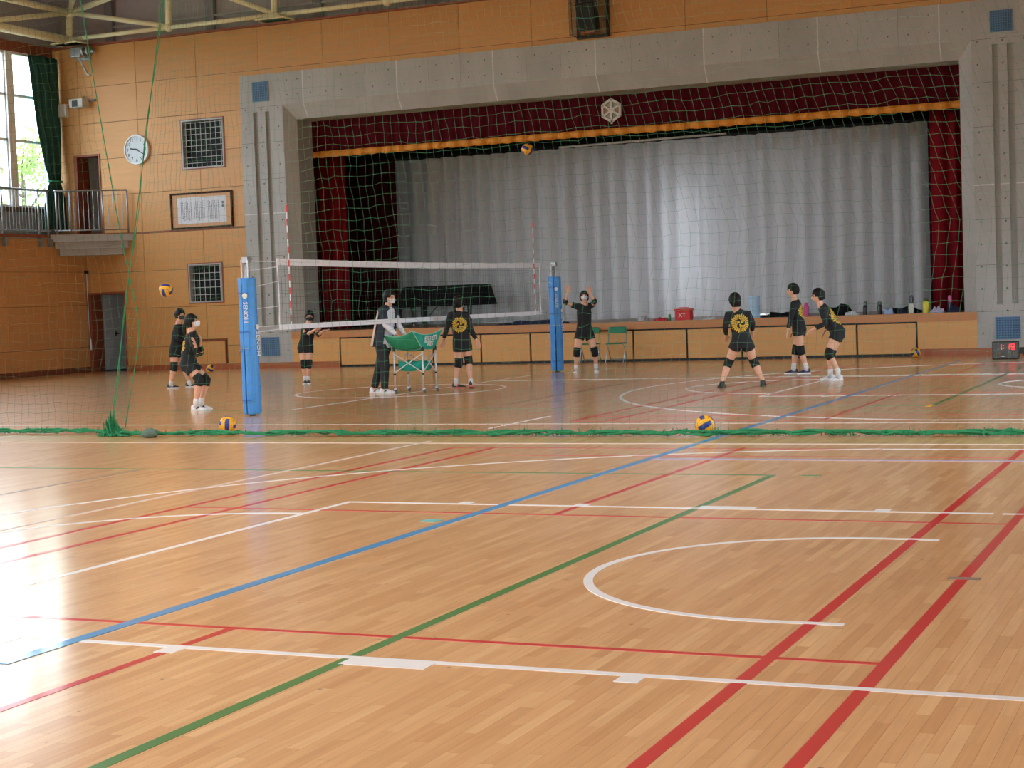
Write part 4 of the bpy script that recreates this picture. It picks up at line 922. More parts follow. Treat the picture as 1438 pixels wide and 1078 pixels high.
for i in range(4):
    a, b = order[i], order[(i+1) % 4]; A_, B2 = Vector((*legs[a], 0.74)), Vector((*legs[b], 0.74)); TA, TB = Vector(tops[a]), Vector(tops[b]); m = MB(); V = []; F = []; N_ = 10; K = 5
    mid_out = ((A_+B2)/2-Vector((0,0,0.74))).normalized()
    for k in range(K+1):
        for q in range(N_+1):
            u = q/N_; t = k/K; lo = A_.lerp(B2, u); hi = TA.lerp(TB, u); sag = 4*u*(1-u)
            p = lo.lerp(hi, t); p.z -= sag*(0.085*t+0.03*(1-t)); p += mid_out*(0.03*sag*math.sin(PI*t)); V.append(p)
    for k in range(K):
        for q in range(N_): n_ = k*(N_+1)+q; F.append((n_, n_+1, n_+N_+2, n_+N_+1))
    m.add(V, F); o = m.build('canvas_side', M_CV2 if i == 1 else M_CV, bc, smooth=True); solid(o, 0.006)
    for row in (0, K): MB().tube([V[row*(N_+1)+q]+Vector((0,0,0.004)) for q in range(N_+1)], 0.007, 6).build('piping', M_PIPE, bc)
    MB().tube([A_, TA], 0.008, 6).build('corner_piping', M_PIPE, bc)
    # scissor braces
    for z0, z1 in ((0.34, 0.66), (0.66, 0.34)): MB().tube([(legs[a][0], legs[a][1], z0), (legs[b][0], legs[b][1], z1)], 0.009, 6).build('brace', M_LEG, bc)
def canvas_tray(z, s, name, sag):
    m = MB(); V = []; F = []; N_ = 8; C_ = [Vector((legs[k][0]*s, legs[k][1]*s, z)) for k in order]
    for i in range(N_+1):
        for j in range(N_+1):
            u, v = i/N_, j/N_; p = (C_[0]*(1-u)+C_[1]*u)*(1-v)+(C_[3]*(1-u)+C_[2]*u)*v; p.z -= sag*16*u*(1-u)*v*(1-v); V.append(p)
    for i in range(N_):
        for j in range(N_): a = i*(N_+1)+j; F.append((a, a+N_+1, a+N_+2, a+1))
    m.add(V, F); return solid(m.build(name, M_CV, bc, smooth=True), 0.006)
canvas_tray(0.74, 1.0, 'canvas_bottom', 0.05); canvas_tray(0.42, 0.8, 'lower_tray', 0.05)
for i in range(4):
    a, b = order[i], order[(i+1) % 4]; s = 0.8; A_, B2 = Vector((legs[a][0]*s, legs[a][1]*s, 0.40)), Vector((legs[b][0]*s, legs[b][1]*s, 0.40)); N_ = 8; V = []
    for k in range(2):
        for q in range(N_+1): u = q/N_; p = A_.lerp(B2, u); p.z += -0.04*4*u*(1-u)+0.15*k; V.append(p)
    m = MB(); m.add(V, [(q, q+1, q+N_+2, q+N_+1) for q in range(N_)]); solid(m.build('tray_side', M_CV2, bc, smooth=True), 0.006)
M_PK = pm('pink_cloth', (214, 128, 128), rough=0.9)
# white print on the right-hand canvas side
ua = (Vector(tops['near'])+Vector((*legs['near'], 0.74)))/2; ub = (Vector(tops['right'])+Vector((*legs['right'], 0.74)))/2
ux = (ub-ua).normalized(); uu = ((Vector(tops['near'])+Vector(tops['right']))/2-(Vector((*legs['near'], 0.74))+Vector((*legs['right'], 0.74)))/2).normalized(); un = ux.cross(uu).normalized(); uu = un.cross(ux)
if un.y > 0: un = -un
pc = (ua+ub)/2+un*0.045+Vector((0.0,0,-0.028))
pr = MB()
def bar(x, z, w_, h_): pr.obox(pc+ux*x*1.6+uu*z, ux, un, uu, w_*(1.6 if w_ > 0.01 else 1.3), 0.002, h_)
for bx in (-0.075, -0.015, 0.05):
    bar(bx, 0.075, 0.022, 0.006); bar(bx, 0.047, 0.024, 0.006); bar(bx, 0.018, 0.022, 0.006); bar(bx-0.018, 0.047, 0.005, 0.034); bar(bx+0.02, 0.04, 0.005, 0.03)
bar(0.075, 0.09, 0.03, 0.006); bar(0.10, 0.055, 0.006, 0.036); bar(-0.015, -0.012, 0.085, 0.007)
pr.build('white_print', M_WHITE, bc)
text_mesh('AID', 0.10, 'lettering', M_WHITE, bc, Matrix(((ux.x, uu.x, un.x, (pc-uu*0.055).x), (ux.y, uu.y, un.y, (pc-uu*0.055).y), (ux.z, uu.z, un.z, (pc-uu*0.055).z), (0,0,0,1))), 0.004)
# ================================================================= folding chairs
def chair(lab, loc, rz):
    t = thing('folding_chair', lab, 'chair', loc, rz, 'folding chairs by the stage'); G = pm('green_vinyl', (24, 128, 92), rough=0.5)
    for s in (-1, 1):
        x = 0.205*s
        MB().tube([(x, 0.16, 0.78), (x, 0.10, 0.44), (x, -0.24, 0.012)], 0.011, 8).build('front_leg', M_STEEL, t, smooth=True)
        MB().tube([(x*0.92, -0.16, 0.44), (x*0.92, 0.02, 0.30), (x*0.92, 0.24, 0.012)], 0.011, 8).build('rear_leg', M_STEEL, t, smooth=True)
    MB().tube([(-0.205, 0.16, 0.78), (-0.17, 0.165, 0.80), (0.17, 0.165, 0.80), (0.205, 0.16, 0.78)], 0.011, 8).build('top_rail', M_STEEL, t, smooth=True)
    MB().tube([(-0.205, -0.19, 0.08), (0.205, -0.19, 0.08)], 0.009, 8).build('crossbar', M_STEEL, t); MB().tube([(-0.188, 0.20, 0.08), (0.188, 0.20, 0.08)], 0.009, 8).build('crossbar', M_STEEL, t)
    MB().box(-0.195, 0.195, -0.20, 0.14, 0.425, 0.455).build('seat', G, t, bevel=0.012); m = MB(); m.obox((0, 0.148, 0.735), (1,0,0), (0,1,-0.15), (0,0.15,1), 0.195, 0.014, 0.07); m.build('backrest', G, t, bevel=0.012); return t
chair('green folding chair standing clear against the stage front', (-12.72, 34.72, 0), 0.1)
chair('green folding chair half hidden behind the girl with raised arms', (-13.36, 34.75, 0), 0.15)
# ================================================================= grand piano, bench
ST = 0.896
pn = thing('grand_piano', 'grand piano under a black cloth cover before the pale stage curtain', 'piano', (-18.8, 38.7, ST))
def outline(s, z, fl=0.0):
    pts = []
    for k in range(48):
        a = 2*PI*k/48; c_, s_ = math.cos(a), math.sin(a)
        x = math.copysign(abs(c_)**0.35, c_)*1.06; y = math.copysign(abs(s_)**0.35, s_)*0.70
        f = 1+fl*(1+0.4*math.sin(a*7)); pts.append((x*s*f-(0.22*fl/0.1 if x < 0 and fl > 0 else 0)*0.6, y*s*f, z))
    return pts
MB().ring_loft([outline(0.93, 0.62), outline(0.94, 0.80), outline(0.94, 0.98)]).build('case', M_BLACK, pn)
MB().ring_loft([outline(1.0, 0.50, 0.10), outline(1.0, 0.64, 0.075), outline(1.0, 0.86, 0.03), outline(1.0, 1.0, 0.006), outline(0.97, 1.03)]).build('cover', M_BLACKC, pn, smooth=False)
for x, y in ((-0.78, -0.45), (0.82, -0.42), (0.2, 0.45)):
    lg = MB().lathe([(0.05, 0.06), (0.055, 0.3), (0.075, 0.62)], (x, y, 0), 10).build('leg', M_BLACK, pn); MB().lathe([(0.035, -0.02), (0.035, 0.02)], (x, y, 0.037), 10, (1,0,0)).build('caster', M_STEEL, lg)
MB().obox((-0.7, 0.0, 0.33), (1,0,0), (0,1,0), (0,0,1), 0.03, 0.12, 0.28).build('pedal_lyre', M_BLACK, pn); MB().tube([(-0.7,0,0.12),(-0.2,0,0.6)], 0.012).build('lyre_brace', M_BLACK, pn)
bn = thing('piano_bench', 'black piano bench at the left end of the covered piano', 'bench', (-19.95, 37.65, ST)); MB().box(-0.28, 0.28, -0.18, 0.18, 0.38, 0.48).build('seat', M_BLACK, bn, bevel=0.02)
for x in (-0.24, 0.24):
    for y in (-0.14, 0.14): MB().box(x-0.025, x+0.025, y-0.025, y+0.025, 0, 0.38).build('leg', M_BLACK, bn)
# ================================================================= things left on the stage
def bottle(lab, x, y, h, r, body, cap, capfrac=0.25, extra=None):
    t = thing('water_bottle', lab, 'bottle', (x, y, ST), 0, 'bottles on the stage edge')
    hb = h*(1-capfrac); MB().lathe([(r*0.9, 0), (r, 0.01), (r, hb*0.86), (r*0.72, hb)], (0,0,0), 14).build('body', body, t, smooth=False)
    MB().lathe([(r*0.74, hb), (r*0.78, hb+0.01), (r*0.70, h-0.012), (r*0.4, h)], (0,0,0), 12).build('cap', cap, t)
    if extra: MB().tube([(r*0.6, 0, hb+0.01), (r*1.0, 0, h*0.96), (0, 0, h+0.015)], 0.007, 6).build('carry_loop', extra, t)
    return t
BK = pm('black_bottle', (26, 28, 34), rough=0.3); YL = pm('yellow_bottle', (226, 214, 62), rough=0.4); PKB = pm('pink_bottle', (226, 84, 160), rough=0.4); PU = pm('purple_bottle', (52, 34, 84), rough=0.4); GB = pm('green_bottle', (62, 160, 96), rough=0.4); WB = pm('pale_bottle', (206, 206, 196), rough=0.35)
bottle('slim black bottle with a carry loop on the stage edge', -7.36, 35.75, 0.28, 0.045, BK, BK, 0.3, BK)
bottle('plain black rounded bottle on the stage edge right of the slim one', -7.05, 35.75, 0.28, 0.058, BK, BK, 0.3)
bottle('white bottle with a chunky black flip cap', -6.36, 35.65, 0.38, 0.058, WB, BK, 0.42, BK)
bottle('bright yellow bottle on the stage edge', -6.05, 35.65, 0.32, 0.068, YL, pm('olive_cap', (70, 76, 34)), 0.2)
bottle('purple bottle with a pink cap standing behind a towel', -5.58, 35.85, 0.36, 0.055, PU, PKB, 0.38)
bottle('pink bottle just behind the standing girl with blue shoes', -8.78, 36.3, 0.30, 0.062, PKB, PKB, 0.2)
bottle('small green bottle beside the red cooler box', -11.74, 35.6, 0.18, 0.03, GB, pm('white_cap', (226,226,226)), 0.2)
bottle('short dark bottle behind the leaning girl', -8.35, 36.3, 0.24, 0.04, PU, BK, 0.3)
cb = thing('cooler_box', 'red soft cooler box with white letters on the stage edge', 'box', (-11.40, 35.6, ST)); RB = pm('red_cooler_vinyl', (214, 34, 44), rough=0.45)
MB().box(-0.18, 0.18, -0.12, 0.12, 0, 0.21).build('body', RB, cb, bevel=0.012); MB().box(-0.192, 0.192, -0.13, 0.13, 0.21, 0.26).build('lid', RB, cb, bevel=0.012); MB().tube([(-0.12,0,0.262),(-0.11,0,0.285),(0.11,0,0.285),(0.12,0,0.262)], 0.008).build('handle', RB, cb); text_mesh('XT', 0.13, 'lettering', M_WHITE, cb, Matrix.Translation((-0.01, -0.122, 0.11)) @ RX, 0.002)
jb = thing('cup_stack', 'tall pale blue ribbed tub on the stage behind the girl in a wide stance', 'tub', (-9.80, 35.7, ST)); PBL = pm('pale_blue_plastic', (176, 208, 236), rough=0.35)
MB().lathe([(0.115, 0), (0.12, 0.02)]+[(0.122+(0.004 if q % 2 else 0), 0.03+0.02*q) for q in range(21)]+[(0.13, 0.455), (0.13, 0.475)], (0,0,0), 22).build('tub', PBL, jb); MB().lathe([(0.126, 0.475), (0.12, 0.495)], (0,0,0), 22).build('lid', PBL, jb)
def heap(name, lab, cat, x, y, sx, sy, h, mat, seedv):
    rn = random.Random(seedv); k = [rn.uniform(2, 7) for _ in range(6)]
    def fn(d, q):
        f = 1+0.22*math.sin(k[0]*d.x*2+k[1])+0.18*math.sin(k[2]*d.y*2+k[3])+0.12*math.sin(k[4]*(d.x+d.y+d.z)*2)
        return Vector((q.x*f, q.y*f, max(0.0, q.z*f+h*0.15)))
    return tag(MB().ell((0,0,0), sx, sy, h, seg=26, rings=14, fn=fn).build(name, mat, loc=(x, y, ST), smooth=True), lab, cat)
NV = pm('navy_cloth', (34, 38, 66), rough=0.9); LBL = pm('light_blue_cloth', (150, 176, 210), rough=0.9); WC = pm('white_cloth', (206, 208, 214), rough=0.9); LV = pm('lavender_towel', (186, 180, 206), rough=0.9); RC = pm('red_cloth', (206, 52, 70), rough=0.9)
heap('folded_clothing', 'crumpled black clothing left of the slim black bottle', 'clothing', -7.98, 36.0, 0.30, 0.18, 0.17, M_BLACKC, 1)
heap('white_towel', 'small white towel at the foot of the slim black bottle', 'towel', -7.62, 35.6, 0.12, 0.10, 0.07, WC, 2)
heap('blue_towel', 'crumpled light blue towel between black and white bottles', 'towel', -6.82, 35.55, 0.11, 0.09, 0.10, LBL, 3)
heap('folded_clothing', 'dark navy clothing beside the light blue towel', 'clothing', -6.57, 35.72, 0.09, 0.10, 0.08, NV, 4)
heap('folded_clothing', 'flat black clothing behind the row of bottles', 'clothing', -6.6, 36.3, 0.32, 0.14, 0.11, M_BLACKC, 8)
heap('patterned_towel', 'lavender towel crumpled at the right end of the stage edge', 'towel', -5.80, 35.55, 0.12, 0.10, 0.10, LV, 5)
heap('folded_clothing', 'dark navy clothing at the far right end of the stage edge', 'clothing', -5.46, 35.62, 0.12, 0.10, 0.11, NV, 6)
heap('red_cloth', 'crumpled red cloth left of the red cooler box', 'cloth', -11.92, 35.5, 0.14, 0.10, 0.06, RC, 7)
heap('white_cloth', 'small white cloth on the stage right of the red cooler box', 'cloth', -10.76, 35.5, 0.14, 0.10, 0.05, WC, 9)
heap('white_cloth', 'small bright white bundle on the stage left of the red cloth', 'cloth', -12.68, 36.5, 0.10, 0.10, 0.09, WC, 10)
heap('folded_clothing', 'long dark navy clothing on the stage behind the farther net post', 'clothing', -15.35, 36.2, 0.75, 0.16, 0.07, NV, 11)
heap('folded_clothing', 'low black clothing on the stage left of the standing girl with blue shoes', 'clothing', -9.35, 36.4, 0.42, 0.16, 0.08, M_BLACKC, 12)
# ================================================================= game timer
tm = thing('game_timer', 'black digital timer with red numbers on the floor below the right vent', 'timer', (-4.13, 33.2, 0), -0.05)
MB().box(-0.25, 0.25, -0.06, 0.06, 0.0, 0.345).build('housing', pm('black_timer_case', (38, 34, 32), rough=0.5), tm, bevel=0.012)
MB().box(-0.235, 0.235, -0.064, -0.06, 0.02, 0.325).build('face', pm('smoked_timer_face', (48, 40, 36), rough=0.3), tm)
MB().box(0.25, 0.36, -0.03, 0.05, 0.1, 0.22).build('horn', M_BLACK, tm); MB().tube([(0.33,0.02,0.1),(0.36,0.02,0.012),(0.7,0.05,0.012)], 0.012).build('cable', M_BLACK, tm)
M_LED = pm('red_led', (255, 40, 50), emit=2.2); M_DIM = pm('dim_digit', (120, 100, 62), rough=0.6)
SEG = {'1': 'bc', '2': 'abged', '7': 'abc', '9': 'abcdfg'}
def digit(ch, x, z, w_, h_, mat):
    m = MB(); t = w_*0.14
    S = {'a': (x-w_/2, x+w_/2, z+h_/2-t, z+h_/2+t), 'g': (x-w_/2, x+w_/2, z-t, z+t), 'd': (x-w_/2, x+w_/2, z-h_/2-t, z-h_/2+t), 'b': (x+w_/2-t, x+w_/2+t, z, z+h_/2), 'c': (x+w_/2-t, x+w_/2+t, z-h_/2, z), 'f': (x-w_/2-t, x-w_/2+t, z, z+h_/2), 'e': (x-w_/2-t, x-w_/2+t, z-h_/2, z)}
    for s in SEG[ch]: a = S[s]; m.box(a[0], a[1], -0.067, -0.064, a[2], a[3])
    return m.build('digit', mat, tm)
digit('1', -0.10, 0.24, 0.055, 0.10, M_LED); digit('1', 0.055, 0.24, 0.055, 0.10, M_LED); digit('9', 0.145, 0.24, 0.06, 0.10, M_LED)
m = MB(); m.box(-0.04, -0.022, -0.067, -0.064, 0.255, 0.273).box(-0.04, -0.022, -0.067, -0.064, 0.205, 0.223); m.build('colon', M_LED, tm)
digit('2', -0.11, 0.10, 0.05, 0.08, M_DIM); digit('7', 0.08, 0.10, 0.05, 0.08, M_DIM); digit('1', 0.14, 0.10, 0.05, 0.08, M_DIM); MB().box(-0.07, 0.0, -0.066, -0.064, 0.05, 0.068).build('plate', M_WHITE, tm)
# ================================================================= trees outside the tall windows
rn = random.Random(2)
M_LEAF = cloth_translucent('spring_leaves', (150, 176, 104), 0.5); M_BARK = pm('grey_bark', (120, 108, 96), rough=0.9)
def tree(x, y, h, lab):
    t = thing('tree', lab, 'tree', (x, y, -0.5), 0, 'trees outside the tall windows'); br = MB()
    br.tube([(0,0,0), (0.1,0.05,h*0.4), (0.0,0.2,h*0.75)], [0.18, 0.13, 0.06], 8); lf = MB()
    for q in range(16):
        a = rn.uniform(0, 2*PI); z = rn.uniform(0.35, 0.8)*h; L = rn.uniform(1.2, 2.6); e = Vector((L*math.cos(a), L*math.sin(a), z+rn.uniform(0.3, 1.3)))
        br.tube([(0.05,0.1,z), (e*0.5+Vector((0,0,z*0.5)))[:], e[:]], [0.05, 0.035, 0.012], 5)
        for w_ in range(170):
            p = Vector((0.05,0.1,z)).lerp(e, rn.uniform(0.3, 1.05))+Vector((rn.gauss(0,.3), rn.gauss(0,.3), rn.gauss(0,.25))); u = Vector((rn.gauss(0,1), rn.gauss(0,1), rn.gauss(0,1))).normalized(); v = u.orthogonal().normalized(); s = rn.uniform(0.05, 0.1)
            lf.quad(p-u*s, p-v*s*0.5, p+u*s, p+v*s*0.5)
    br.build('trunk', M_BARK, t); stuff(lf.build('foliage', M_LEAF, t)); return t
tree(-33.5, 39.8, 8.2, 'leafy tree outside the tall window nearest the curtain'); tree(-35.5, 35.0, 7.6, 'leafy tree outside seen through the first tall window'); tree(-32.5, 31.5, 7.0, 'leafy tree outside behind the window mullion')
# ================================================================= people
PEOPLE = {
 'p1': ([-19.078, 26.918], {'head': (0.164, 0.0, 1.432), 'neck': (0.122, 0.0, 1.28), 'sR': (0.112, -0.14, 1.199), 'sL': (0.139, 0.14, 1.194), 'eR': (0.134, -0.2, 0.978), 'eL': (0.173, 0.2, 0.981), 'wR': (0.24, -0.12, 0.916), 'wL': (0.248, 0.1, 0.953), 'hR': (0.03, -0.08, 0.742), 'hL': (0.06, 0.08, 0.736), 'kR': (0.019, -0.1, 0.43), 'kL': (0.163, 0.12, 0.423), 'aR': (-0.059, -0.1, 0.098), 'aL': (0.256, 0.14, 0.089), 'tR': (0.104, -0.1, 0.016), 'tL': (0.366, 0.14, 0.036)}),
 'p2': ([-14.338, 20.803], {'head': (-0.036, -0.0, 1.331), 'neck': (-0.063, -0.0, 1.204), 'sR': (-0.032, -0.15, 1.131), 'sL': (-0.052, 0.15, 1.136), 'eR': (0.064, -0.22, 0.842), 'eL': (0.044, 0.2, 0.84), 'wR': (0.065, -0.36, 0.984), 'wL': (0.057, 0.05, 0.995), 'hR': (-0.124, -0.08, 0.695), 'hL': (-0.113, 0.08, 0.688), 'kR': (0.054, -0.12, 0.466), 'kL': (0.12, 0.1, 0.453), 'aR': (-0.018, -0.1, 0.136), 'aL': (0.03, 0.1, 0.133), 'tR': (0.141, -0.12, 0.014), 'tL': (0.147, 0.08, 0.022)}),
 'p3': ([-16.611, 27.788], {'head': (0.108, 0.0, 1.314), 'neck': (0.077, 0.0, 1.177), 'sR': (-0.035, 0.0, 1.132), 'sL': (0.2, -0.0, 1.131), 'eR': (0.041, -0.12, 0.959), 'eL': (0.273, -0.1, 0.95), 'wR': (0.246, -0.3, 1.058), 'wL': (0.41, -0.3, 1.032), 'hR': (-0.06, 0.0, 0.724), 'hL': (0.065, 0.0, 0.72), 'kR': (-0.04, -0.05, 0.392), 'kL': (0.064, -0.05, 0.389), 'aR': (-0.03, -0.0, 0.112), 'aL': (0.025, 0.0, 0.11), 'tR': (-0.027, -0.17, 0.023), 'tL': (0.084, -0.17, 0.019)}),
 'p4': ([-13.141, 24.518], {'head': (0.141, -0.02, 1.605), 'neck': (0.106, 0.0, 1.457), 'sR': (0.012, -0.14, 1.39), 'sL': (0.203, 0.12, 1.393), 'eR': (0.065, -0.18, 1.139), 'eL': (0.257, 0.06, 1.152), 'wR': (0.244, -0.2, 0.978), 'wL': (0.365, -0.05, 0.971), 'hR': (-0.027, -0.08, 0.819), 'hL': (0.026, 0.08, 0.812), 'kR': (0.013, -0.1, 0.436), 'kL': (-0.087, 0.1, 0.419), 'aR': (0.001, -0.12, 0.09), 'aL': (-0.193, 0.14, 0.108), 'tR': (0.206, -0.2, 0.016), 'tL': (-0.053, 0.08, 0.028)}),
 'p5': ([-12.233, 25.68], {'head': (-0.018, -0.0, 1.474), 'neck': (-0.022, -0.0, 1.37), 'sL': (-0.173, -0.0, 1.277), 'sR': (0.097, -0.0, 1.268), 'eL': (-0.241, -0.03, 1.06), 'eR': (0.162, -0.03, 1.021), 'wL': (-0.313, 0.04, 0.852), 'wR': (0.251, 0.02, 0.82), 'hL': (-0.057, -0.0, 0.764), 'hR': (0.065, -0.0, 0.76), 'kL': (-0.064, 0.02, 0.444), 'kR': (0.103, 0.04, 0.474), 'aL': (-0.123, -0.0, 0.152), 'aR': (0.131, -0.12, 0.136), 'tL': (0.02, -0.04, 0.026), 'tR': (0.153, 0.06, 0.016)}),
 'p6': ([-11.839, 30.522], {'head': (0.015, -0.0, 1.502), 'neck': (0.01, -0.0, 1.348), 'sR': (-0.146, -0.0, 1.318), 'sL': (0.157, -0.0, 1.321), 'eR': (-0.37, -0.05, 1.404), 'eL': (0.218, -0.1, 1.404), 'wR': (-0.317, -0.1, 1.584), 'wL': (0.13, -0.15, 1.554), 'hR': (-0.085, -0.0, 0.822), 'hL': (0.07, -0.0, 0.817), 'kR': (-0.172, -0.06, 0.414), 'kL': (0.184, -0.06, 0.409), 'aR': (-0.194, 0.0, 0.113), 'aL': (0.205, 0.05, 0.132), 'tR': (-0.214, -0.18, 0.03), 'tL': (0.214, -0.18, 0.021)}),
 'p7': ([-7.14, 25.112], {'head': (-0.075, -0.06, 1.354), 'neck': (-0.054, -0.0, 1.219), 'sL': (-0.173, 0.0, 1.14), 'sR': (0.139, 0.0, 1.14), 'eL': (-0.229, -0.04, 0.948), 'eR': (0.201, -0.04, 0.988), 'wL': (-0.195, 0.12, 0.809), 'wR': (0.213, 0.14, 0.862), 'hL': (-0.052, -0.04, 0.707), 'hR': (0.098, -0.04, 0.702), 'kL': (-0.18, 0.08, 0.378), 'kR': (0.224, 0.08, 0.375), 'aL': (-0.298, -0.04, 0.102), 'aR': (0.332, -0.04, 0.091), 'tL': (-0.334, 0.14, 0.027), 'tR': (0.374, 0.14, 0.013)}),
 'p8': ([-7.141, 28.746], {'head': (-0.048, -0.0, 1.482), 'neck': (-0.02, 0.0, 1.336), 'sL': (-0.053, -0.14, 1.25), 'sR': (0.058, 0.14, 1.245), 'eL': (-0.121, -0.17, 1.002), 'eR': (0.08, 0.16, 0.991), 'wL': (-0.172, -0.14, 0.791), 'wR': (-0.029, 0.15, 0.78), 'hL': (0.014, -0.08, 0.795), 'hR': (0.086, 0.08, 0.79), 'kL': (0.056, -0.07, 0.423), 'kR': (-0.008, 0.07, 0.427), 'aL': (0.141, -0.08, 0.131), 'aR': (-0.052, 0.08, 0.131), 'tL': (-0.023, -0.1, 0.024), 'tR': (-0.238, 0.08, 0.037)}),
 'p9': ([-6.041, 26.57], {'head': (-0.189, -0.0, 1.375), 'neck': (-0.158, 0.0, 1.242), 'sL': (-0.148, -0.15, 1.161), 'sR': (-0.07, 0.14, 1.169), 'eL': (-0.112, -0.2, 0.932), 'eR': (0.018, 0.15, 0.91), 'wL': (-0.303, -0.2, 0.847), 'wR': (-0.06, 0.12, 0.809), 'hL': (0.097, -0.08, 0.773), 'hR': (0.152, 0.08, 0.768), 'kL': (-0.06, -0.1, 0.439), 'kR': (0.019, 0.1, 0.424), 'aL': (0.088, -0.1, 0.152), 'aR': (-0.0, 0.1, 0.123), 'tL': (-0.063, -0.12, 0.037), 'tR': (-0.177, 0.1, 0.013)}),
}

M_SKIN = pm('skin', (226, 172, 146), rough=0.55, var=0.05, scale=8); M_SKIN2 = pm('skin_tanned', (206, 148, 120), rough=0.55, var=0.05, scale=8)
M_HAIR = pm('black_hair', (22, 19, 19), rough=0.6, spec=0.25, var=0.3, scale=30, stretch=(6, 6, 1)); M_SHIRT = pm('black_jersey', (26, 28, 32), rough=0.85, var=0.2, scale=14, bump=0.15); M_SHORT = pm('black_shorts', (24, 25, 29), rough=0.8, var=0.2, scale=14, bump=0.1)
M_KNEE = pm('black_knee_pad', (18, 18, 20), rough=0.8, var=0.2, scale=20); M_SOCK = pm('white_sock', (226, 226, 230), rough=0.85); M_MASKW = pm('white_mask', (226, 230, 238), rough=0.8); M_MASKB = pm('black_mask', (36, 36, 40), rough=0.8)
M_SHW = pm('white_shoe', (224, 224, 230), rough=0.5); M_SHN = pm('navy_shoe', (40, 46, 66), rough=0.5); M_SHD = pm('dark_shoe', (44, 46, 48), rough=0.5); M_SHR = pm('coral_shoe', (214, 96, 92), rough=0.5); M_SOLE = pm('white_sole', (232, 232, 234), rough=0.6); M_SHBL = pm('blue_shoe', (56, 60, 150), rough=0.5)
M_PRINT = pm('yellow_shirt_print', (214, 176, 62), rough=0.8); M_EYE = pm('dark_eye', (28, 20, 18), rough=0.25)
M_TRACK = pm('black_track_suit', (28, 30, 36), rough=0.75, var=0.15, scale=10, bump=0.1); M_JACK = pm('navy_jacket', (34, 40, 60), rough=0.7, var=0.12, scale=10, bump=0.1); M_JWHITE = pm('white_jersey', (222, 224, 234), rough=0.75, var=0.06, scale=10, bump=0.1); M_BEIGE = pm('beige_side_panel', (206, 190, 172), rough=0.75)

def remeshed(mb, name, mat, parent, voxel, smooth_it=3):
    o = mb.build(name, mat)
    r = o.modifiers.new('r', 'REMESH'); r.mode = 'VOXEL'; r.voxel_size = voxel; r.use_smooth_shade = True
    s = o.modifiers.new('s', 'SMOOTH'); s.iterations = smooth_it; s.factor = 0.5
    bpy.context.view_layer.update()
    me = bpy.data.meshes.new_from_object(o.evaluated_get(bpy.context.evaluated_depsgraph_get()))
    old = o.data; o.modifiers.clear(); o.data = me; me.name = name; bpy.data.meshes.remove(old)
    me.polygons.foreach_set('use_smooth', [True]*len(me.polygons)); o.parent = parent
    return o
def hand(mb, w, d, nrm, side, s, curl=0.35, spread=0.10):
    """palm and five fingers: w wrist, d direction of the hand, nrm palm normal, side +1/-1 thumb side along lateral"""
    d = d.normalized(); nrm = (nrm-d*nrm.dot(d)).normalized(); lat = d.cross(nrm).normalized()*side
    mb.tube([w-d*0.02*s, w+d*0.02*s, w+d*0.055*s, w+d*0.092*s], [(0.024*s, 0.018*s), (0.033*s, 0.015*s), (0.040*s, 0.014*s), (0.038*s, 0.011*s)], 12, lat=lat)
    for k, (off, L) in enumerate(((0.030, 0.068), (0.010, 0.078), (-0.010, 0.072), (-0.029, 0.056))):
        a = w+d*0.082*s+lat*off*s; dir1 = (d+lat*(off/0.03)*spread).normalized(); p = a; pts = [p-d*0.02*s]
        for q, f in enumerate((0.45, 0.32, 0.23)):
            c_ = curl*(0.5+0.7*q); dr = (dir1*math.cos(c_)+nrm*math.sin(c_)); p = p+dr*L*f*s; pts.append(p)
        mb.tube(pts, [0.0092*s, 0.0090*s, 0.0083*s, 0.0072*s], 8)
    t0 = w+d*0.022*s+lat*0.024*s; dr = (d*0.75+lat*0.62+nrm*0.22).normalized(); dr2 = (d*0.9+lat*0.3+nrm*0.3).normalized()
    mb.tube([t0-dr*0.01*s, t0+dr*0.03*s, t0+dr*0.03*s+dr2*0.028*s, t0+dr*0.03*s+dr2*0.05*s], [0.014*s, 0.0115*s, 0.0098*s, 0.008*s], 8)
def head_frame(face):
    f = Vector(face).normalized(); up = Vector((0,0,1)); lat = f.cross(up).normalized(); up2 = lat.cross(f)   # lat points to the person's right
    return Matrix(((lat.x, f.x, up2.x), (lat.y, f.y, up2.y), (lat.z, f.z, up2.z)))
def head_shape(s):
    def fn(d, q):
        x, y, z = q.x, q.y, q.z; zz = z/(0.118*s)
        if zz < 0: x *= 1-0.30*(-zz)**1.3; y = y*(1-0.22*(-zz)) + 0.018*s*(-zz)     # jaw and chin
        else: y -= 0.010*s*zz
        if y > 0: y *= 0.94
        return Vector((x, y, z))
    return fn
